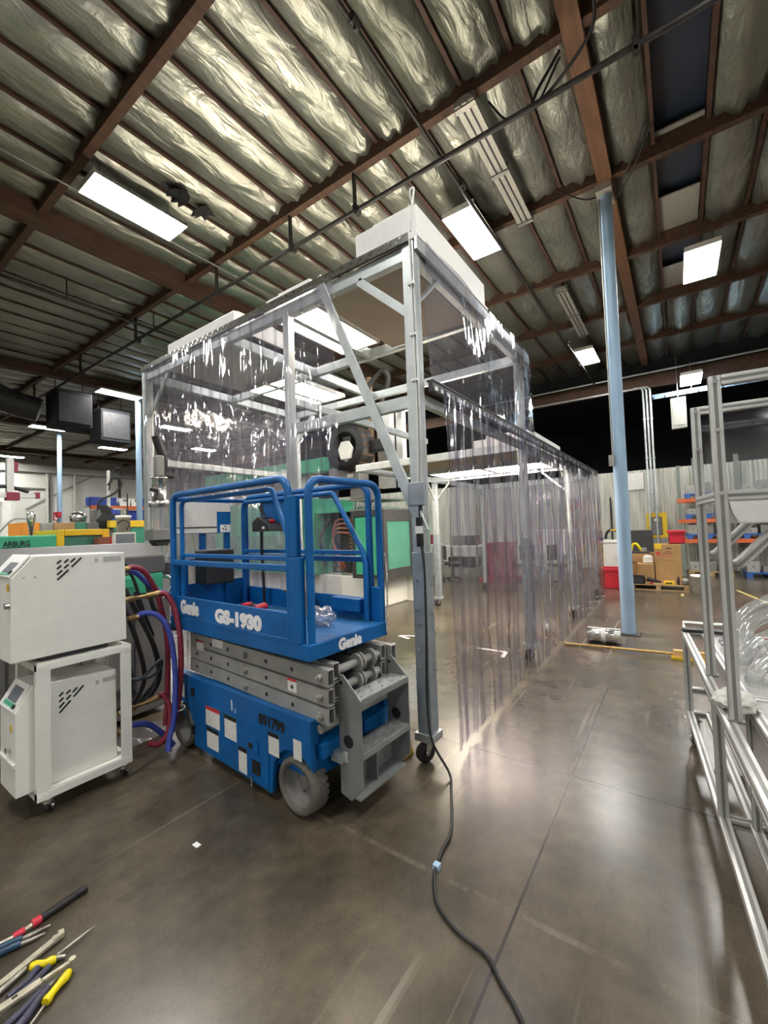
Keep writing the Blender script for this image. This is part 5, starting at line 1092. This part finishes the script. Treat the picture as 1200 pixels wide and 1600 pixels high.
for s_, nm in ((.975, 'far'), (1.544, 'near')):
    for y in (.04, WD-.02): 
        o = prof((s_, y, .778), (s_, y, 2.175), .04, .04, (0, 1, 0), name='post')
        b = MB()
        for z in (1.69, 1.95, 2.15): b.cyl((s_+.02, y, z), (s_+.032, y, z), .009, 10)
        b.build('post_bolt', M['chrome'], o); MB().box(s_-.03, s_+.03, y-.028, y+.028, .772, .782).build('foot_bracket', M['alu_slot'], o)
    prof((s_, .06, 2.155), (s_, WD-.04, 2.155), .04, .04, name='top_crossbar'); prof((s_, .06, 1.68), (s_, WD-.04, 1.68), .04, .04, name='mid_crossbar')
for y in (.04, WD-.02): prof((.995, y, 1.68), (1.524, y, 1.68), name='tie_rail')
MB().box(.972, .978, .06, WD-.04, 1.7, 2.135).build('clear_panel', M['pane'], ct)
# chute and bent profiles
q = MB()
pr = [(.0, 0), (.012, -.05), (.03, -.09), (.12, -.09), (.15, -.04), (.19, 0)]
q.prism([(.06+u, 1.655+v) for u, v in pr], 1.2, 1.56, 'x'); q.build('chute', M['white_box'], ct, .006)
q = MB()
def bentbar(x):
    P = spline([(x, .06, 1.395), (x, .08, 1.395), (x, .1, 1.41), (x, .14, 1.455)], 5)+[Vector((x, .5, 1.86))]
    o = MB()
    for a_, b_ in zip(P[:-1], P[1:]): o.bar(a_, b_, .06, .035, (0, -.7, .7))
    o = o.build('bent_guide', M['alu'], ct, .002); g = MB()
    for a_, b_ in zip(P[:-1], P[1:]): g.bar(a_+Vector((.031, 0, 0)), b_+Vector((.031, 0, 0)), .002, .012, (0, -.7, .7))
    g.build('slot', M['alu_slot'], o)
bentbar(1.5); bentbar(.96)
def onc(x, y, z): return Matrix.Rotation(math.atan2(-.0838, -.9965), 3, 'Z') @ Vector((x, y, z)) + Vector((3.74, .02, 0))
tl = ('clear bent acrylic tube highest on the cart', 'clear bent acrylic tube second from the top on the cart', 'clear bent acrylic tube ending in a clear coupling, far one', 'clear bent acrylic tube ending in a clear coupling, near one')
for k, P in enumerate(([(.6, .23, .87), (.5, .26, 1.0), (.4, .4, 1.08), (.3, .6, 1.16)], [(.75, .22, .8), (.62, .26, .95), (.52, .38, 1.02), (.45, .6, 1.1)], [(.84, .2, .79), (.84, .2, .85), (.78, .27, .92), (.7, .4, .97), (.6, .62, 1.02)], [(1.12, .19, .79), (1.11, .19, .84), (1.05, .26, .9), (.98, .4, .95), (.9, .62, 1.0)])):
    t = thing('acrylic_tube', tl[k], 'tube', (0, 0, 0), 0, 'clear tubes on the cart'); S = [onc(*p_) for p_ in spline(P, 6)]
    MB().tube(S, .033, 18, caps=False).build('tube', M['tube'], t)
    if k > 1: MB().tube([S[0], S[0]+Vector((0, 0, .035))], .042, 18, caps=False).build('coupling', M['tube'], t)
def blob(label, c, sx, sy, sz, m, name, cat, seed, drop=None):
    rnd = random.Random(seed); bm = bmesh.new(); bmesh.ops.create_icosphere(bm, subdivisions=4, radius=1)
    from mathutils import noise
    vs = []
    for v in bm.verts:
        f = 1+.35*noise.noise(v.co*2.3+Vector((seed, 0, 0)))+.18*noise.noise(v.co*6+Vector((0, seed, 0)))
        p_ = Vector((v.co.x*sx*f, v.co.y*sy*f, max(0, max(-.25, v.co.z)*sz*f+.25*sz)+.006))
        vs.append(Vector(c)+p_)
    o = MB(); o.add(vs, [[v.index for v in f.verts] for f in bm.faces], True); bm.free(); return tag(o.build(name, M[m]), label, cat)
blob('crumpled white rag lying over the cart rail at the near post', onc(1.38, .07, .779), .11, .075, .035, 'cloth', 'rag', 'rag', 3)
blob('crumpled white plastic bag on the far part of the cart', onc(.38, .26, .785), .11, .09, .07, 'film', 'plastic_bag', 'bag', 5)
blob('crumpled pale cloth bag between the acrylic tubes on the cart', onc(.68, .44, .785), .15, .12, .09, 'cloth', 'cloth_bag', 'bag', 9)
t = MB().box(0, .03, 0, .02, 0, .012).build('red_clip', M['red']); t.location = onc(.55, .36, .88); tag(t, 'tiny red clip on the pale cloth bag', 'clip')

# ------------------------------------------------------------------ hand tools on the floor at lower left
def g2(pts, z=.012): return [(x, y, z) for x, y in pts]
b = thing('pry_bar', 'long black handled tool with red bands on the floor, farthest of the tools', 'tool')
MB().tube(g2([(.8, 2.275), (.63, 2.262)], .017), .015, 12).build('black_grip', M['rubber'], b); MB().tube(g2([(.63, 2.262), (.6, 2.259)], .017), .0165, 12).tube(g2([(.575, 2.256), (.54, 2.258)], .015), .014, 12).build('red_band', M['toolred'], b); MB().tube(g2([(.6, 2.259), (.575, 2.256)], .016), .01, 10).tube(g2([(.54, 2.258), (.42, 2.29)], .012), [.011, .008], 10).build('shank', M['toolpale'], b)
b = thing('pliers', 'navy handled needle nose pliers next to the red banded tool', 'pliers')
MB().tube(spline(g2([(.56, 2.222), (.5, 2.245), (.42, 2.26)], .014), 5), .013, 10).tube(spline(g2([(.55, 2.2), (.49, 2.22), (.4, 2.23)], .014), 5), .013, 10).build('grip', M['toolblue'], b); MB().tube(g2([(.56, 2.222), (.6, 2.212), (.645, 2.2)], .01), [.009, .008, .004], 8).tube(g2([(.55, 2.2), (.585, 2.185), (.62, 2.175)], .01), [.009, .008, .004], 8).build('jaw', M['toolsteel'], b)
b = thing('wrench', 'pale old wrench lying left of the dark screwdriver', 'wrench')
MB().bar((.635, 2.103, .014), (.44, 2.062, .014), .026, .014).build('shank', M['toolpale'], b, .003); MB().prism([(.62, 2.09), (.66, 2.095), (.665, 2.118), (.645, 2.125), (.645, 2.108), (.625, 2.115)], .004, .026, 'z').build('jaw', M['toolpale'], b, .003)
b = thing('screwdriver', 'thin steel screwdriver with a short yellow handle', 'screwdriver')
MB().tube(g2([(.745, 2.035), (.7, 2.03), (.62, 2.022)], .012), [.002, .005, .0055], 10).build('blade', M['toolsteel'], b); P_ = [(.603, 2.0), (.59, 2.007), (.57, 2.022), (.55, 2.04), (.54, 2.05)]; MB().tube(g2(P_, .017), [.011, .016, .011, .015, .012], 14).build('handle', M['tooly'], b); MB().tube(g2([(.62, 2.022), (.6, 2.01)], .014), .006, 8).build('collar', M['toolpale'], b)
b = thing('pliers', 'worn steel pliers with slate grips under the yellow screwdriver', 'pliers')
MB().tube(g2([(.56, 2.03), (.52, 2.0), (.46, 1.99)], .012), [.014, .012, .01], 10).tube(g2([(.58, 1.995), (.53, 1.975), (.46, 1.965)], .012), [.012, .012, .01], 10).build('grip', M['violet'], b); MB().tube(g2([(.56, 2.03), (.6, 2.015), (.63, 1.99)], .012), [.012, .012, .006], 8).build('jaw', M['toolsteel'], b); MB().cyl((.585, 2.01, .004), (.585, 2.01, .024), .012, 12).build('pivot', M['toolsteel'], b)
b = thing('wrench', 'long pale steel adjustable wrench crossing the tool pile', 'wrench')
MB().bar((.625, 1.926, .03), (.54, 1.934, .03), .014, .012).bar((.54, 1.934, .03), (.4, 1.945, .03), .028, .014).build('shank', M['toolpale'], b, .003); MB().cyl((.63, 1.9255, .02), (.63, 1.9255, .04), .011, 14).build('ring_end', M['toolpale'], b); MB().box(.46, .475, 1.936, 1.946, .037, .038).build('slot', M['black'], b)
b = thing('screwdriver', 'yellow handled screwdriver nearest the viewer in the tool pile', 'screwdriver')
P_ = [(.612, 1.903), (.6, 1.893), (.575, 1.882), (.55, 1.868), (.535, 1.858), (.527, 1.852)]; MB().tube(g2(P_, .018), [.012, .016, .0125, .012, .016, .013], 16).build('handle', M['tooly'], b); MB().tube(g2([(.527, 1.852), (.49, 1.826), (.43, 1.79)], .012), .0045, 8).build('blade', M['toolsteel'], b)
b = thing('pliers', 'slate gripped pliers partly under the long wrench', 'pliers')
MB().tube(spline(g2([(.55, 1.908), (.52, 1.89), (.48, 1.86), (.44, 1.84)], .012), 5), .014, 10).tube(spline(g2([(.53, 1.915), (.48, 1.895), (.42, 1.88)], .012), 5), .012, 10).build('grip', M['violet'], b); MB().tube(g2([(.55, 1.908), (.58, 1.92)], .012), [.012, .006], 8).build('jaw', M['toolsteel'], b)
b = thing('socket_bar', 'short grey steel bar left in the tool pile', 'tool'); MB().tube(g2([(.53, 2.06), (.44, 2.035), (.38, 2.02)], .012), [.009, .011, .013], 10).build('shank', M['toolsteel'], b); MB().cyl((.4, 2.022, .014), (.37, 2.016, .014), .0145, 12).build('socket', M['dark'], b)
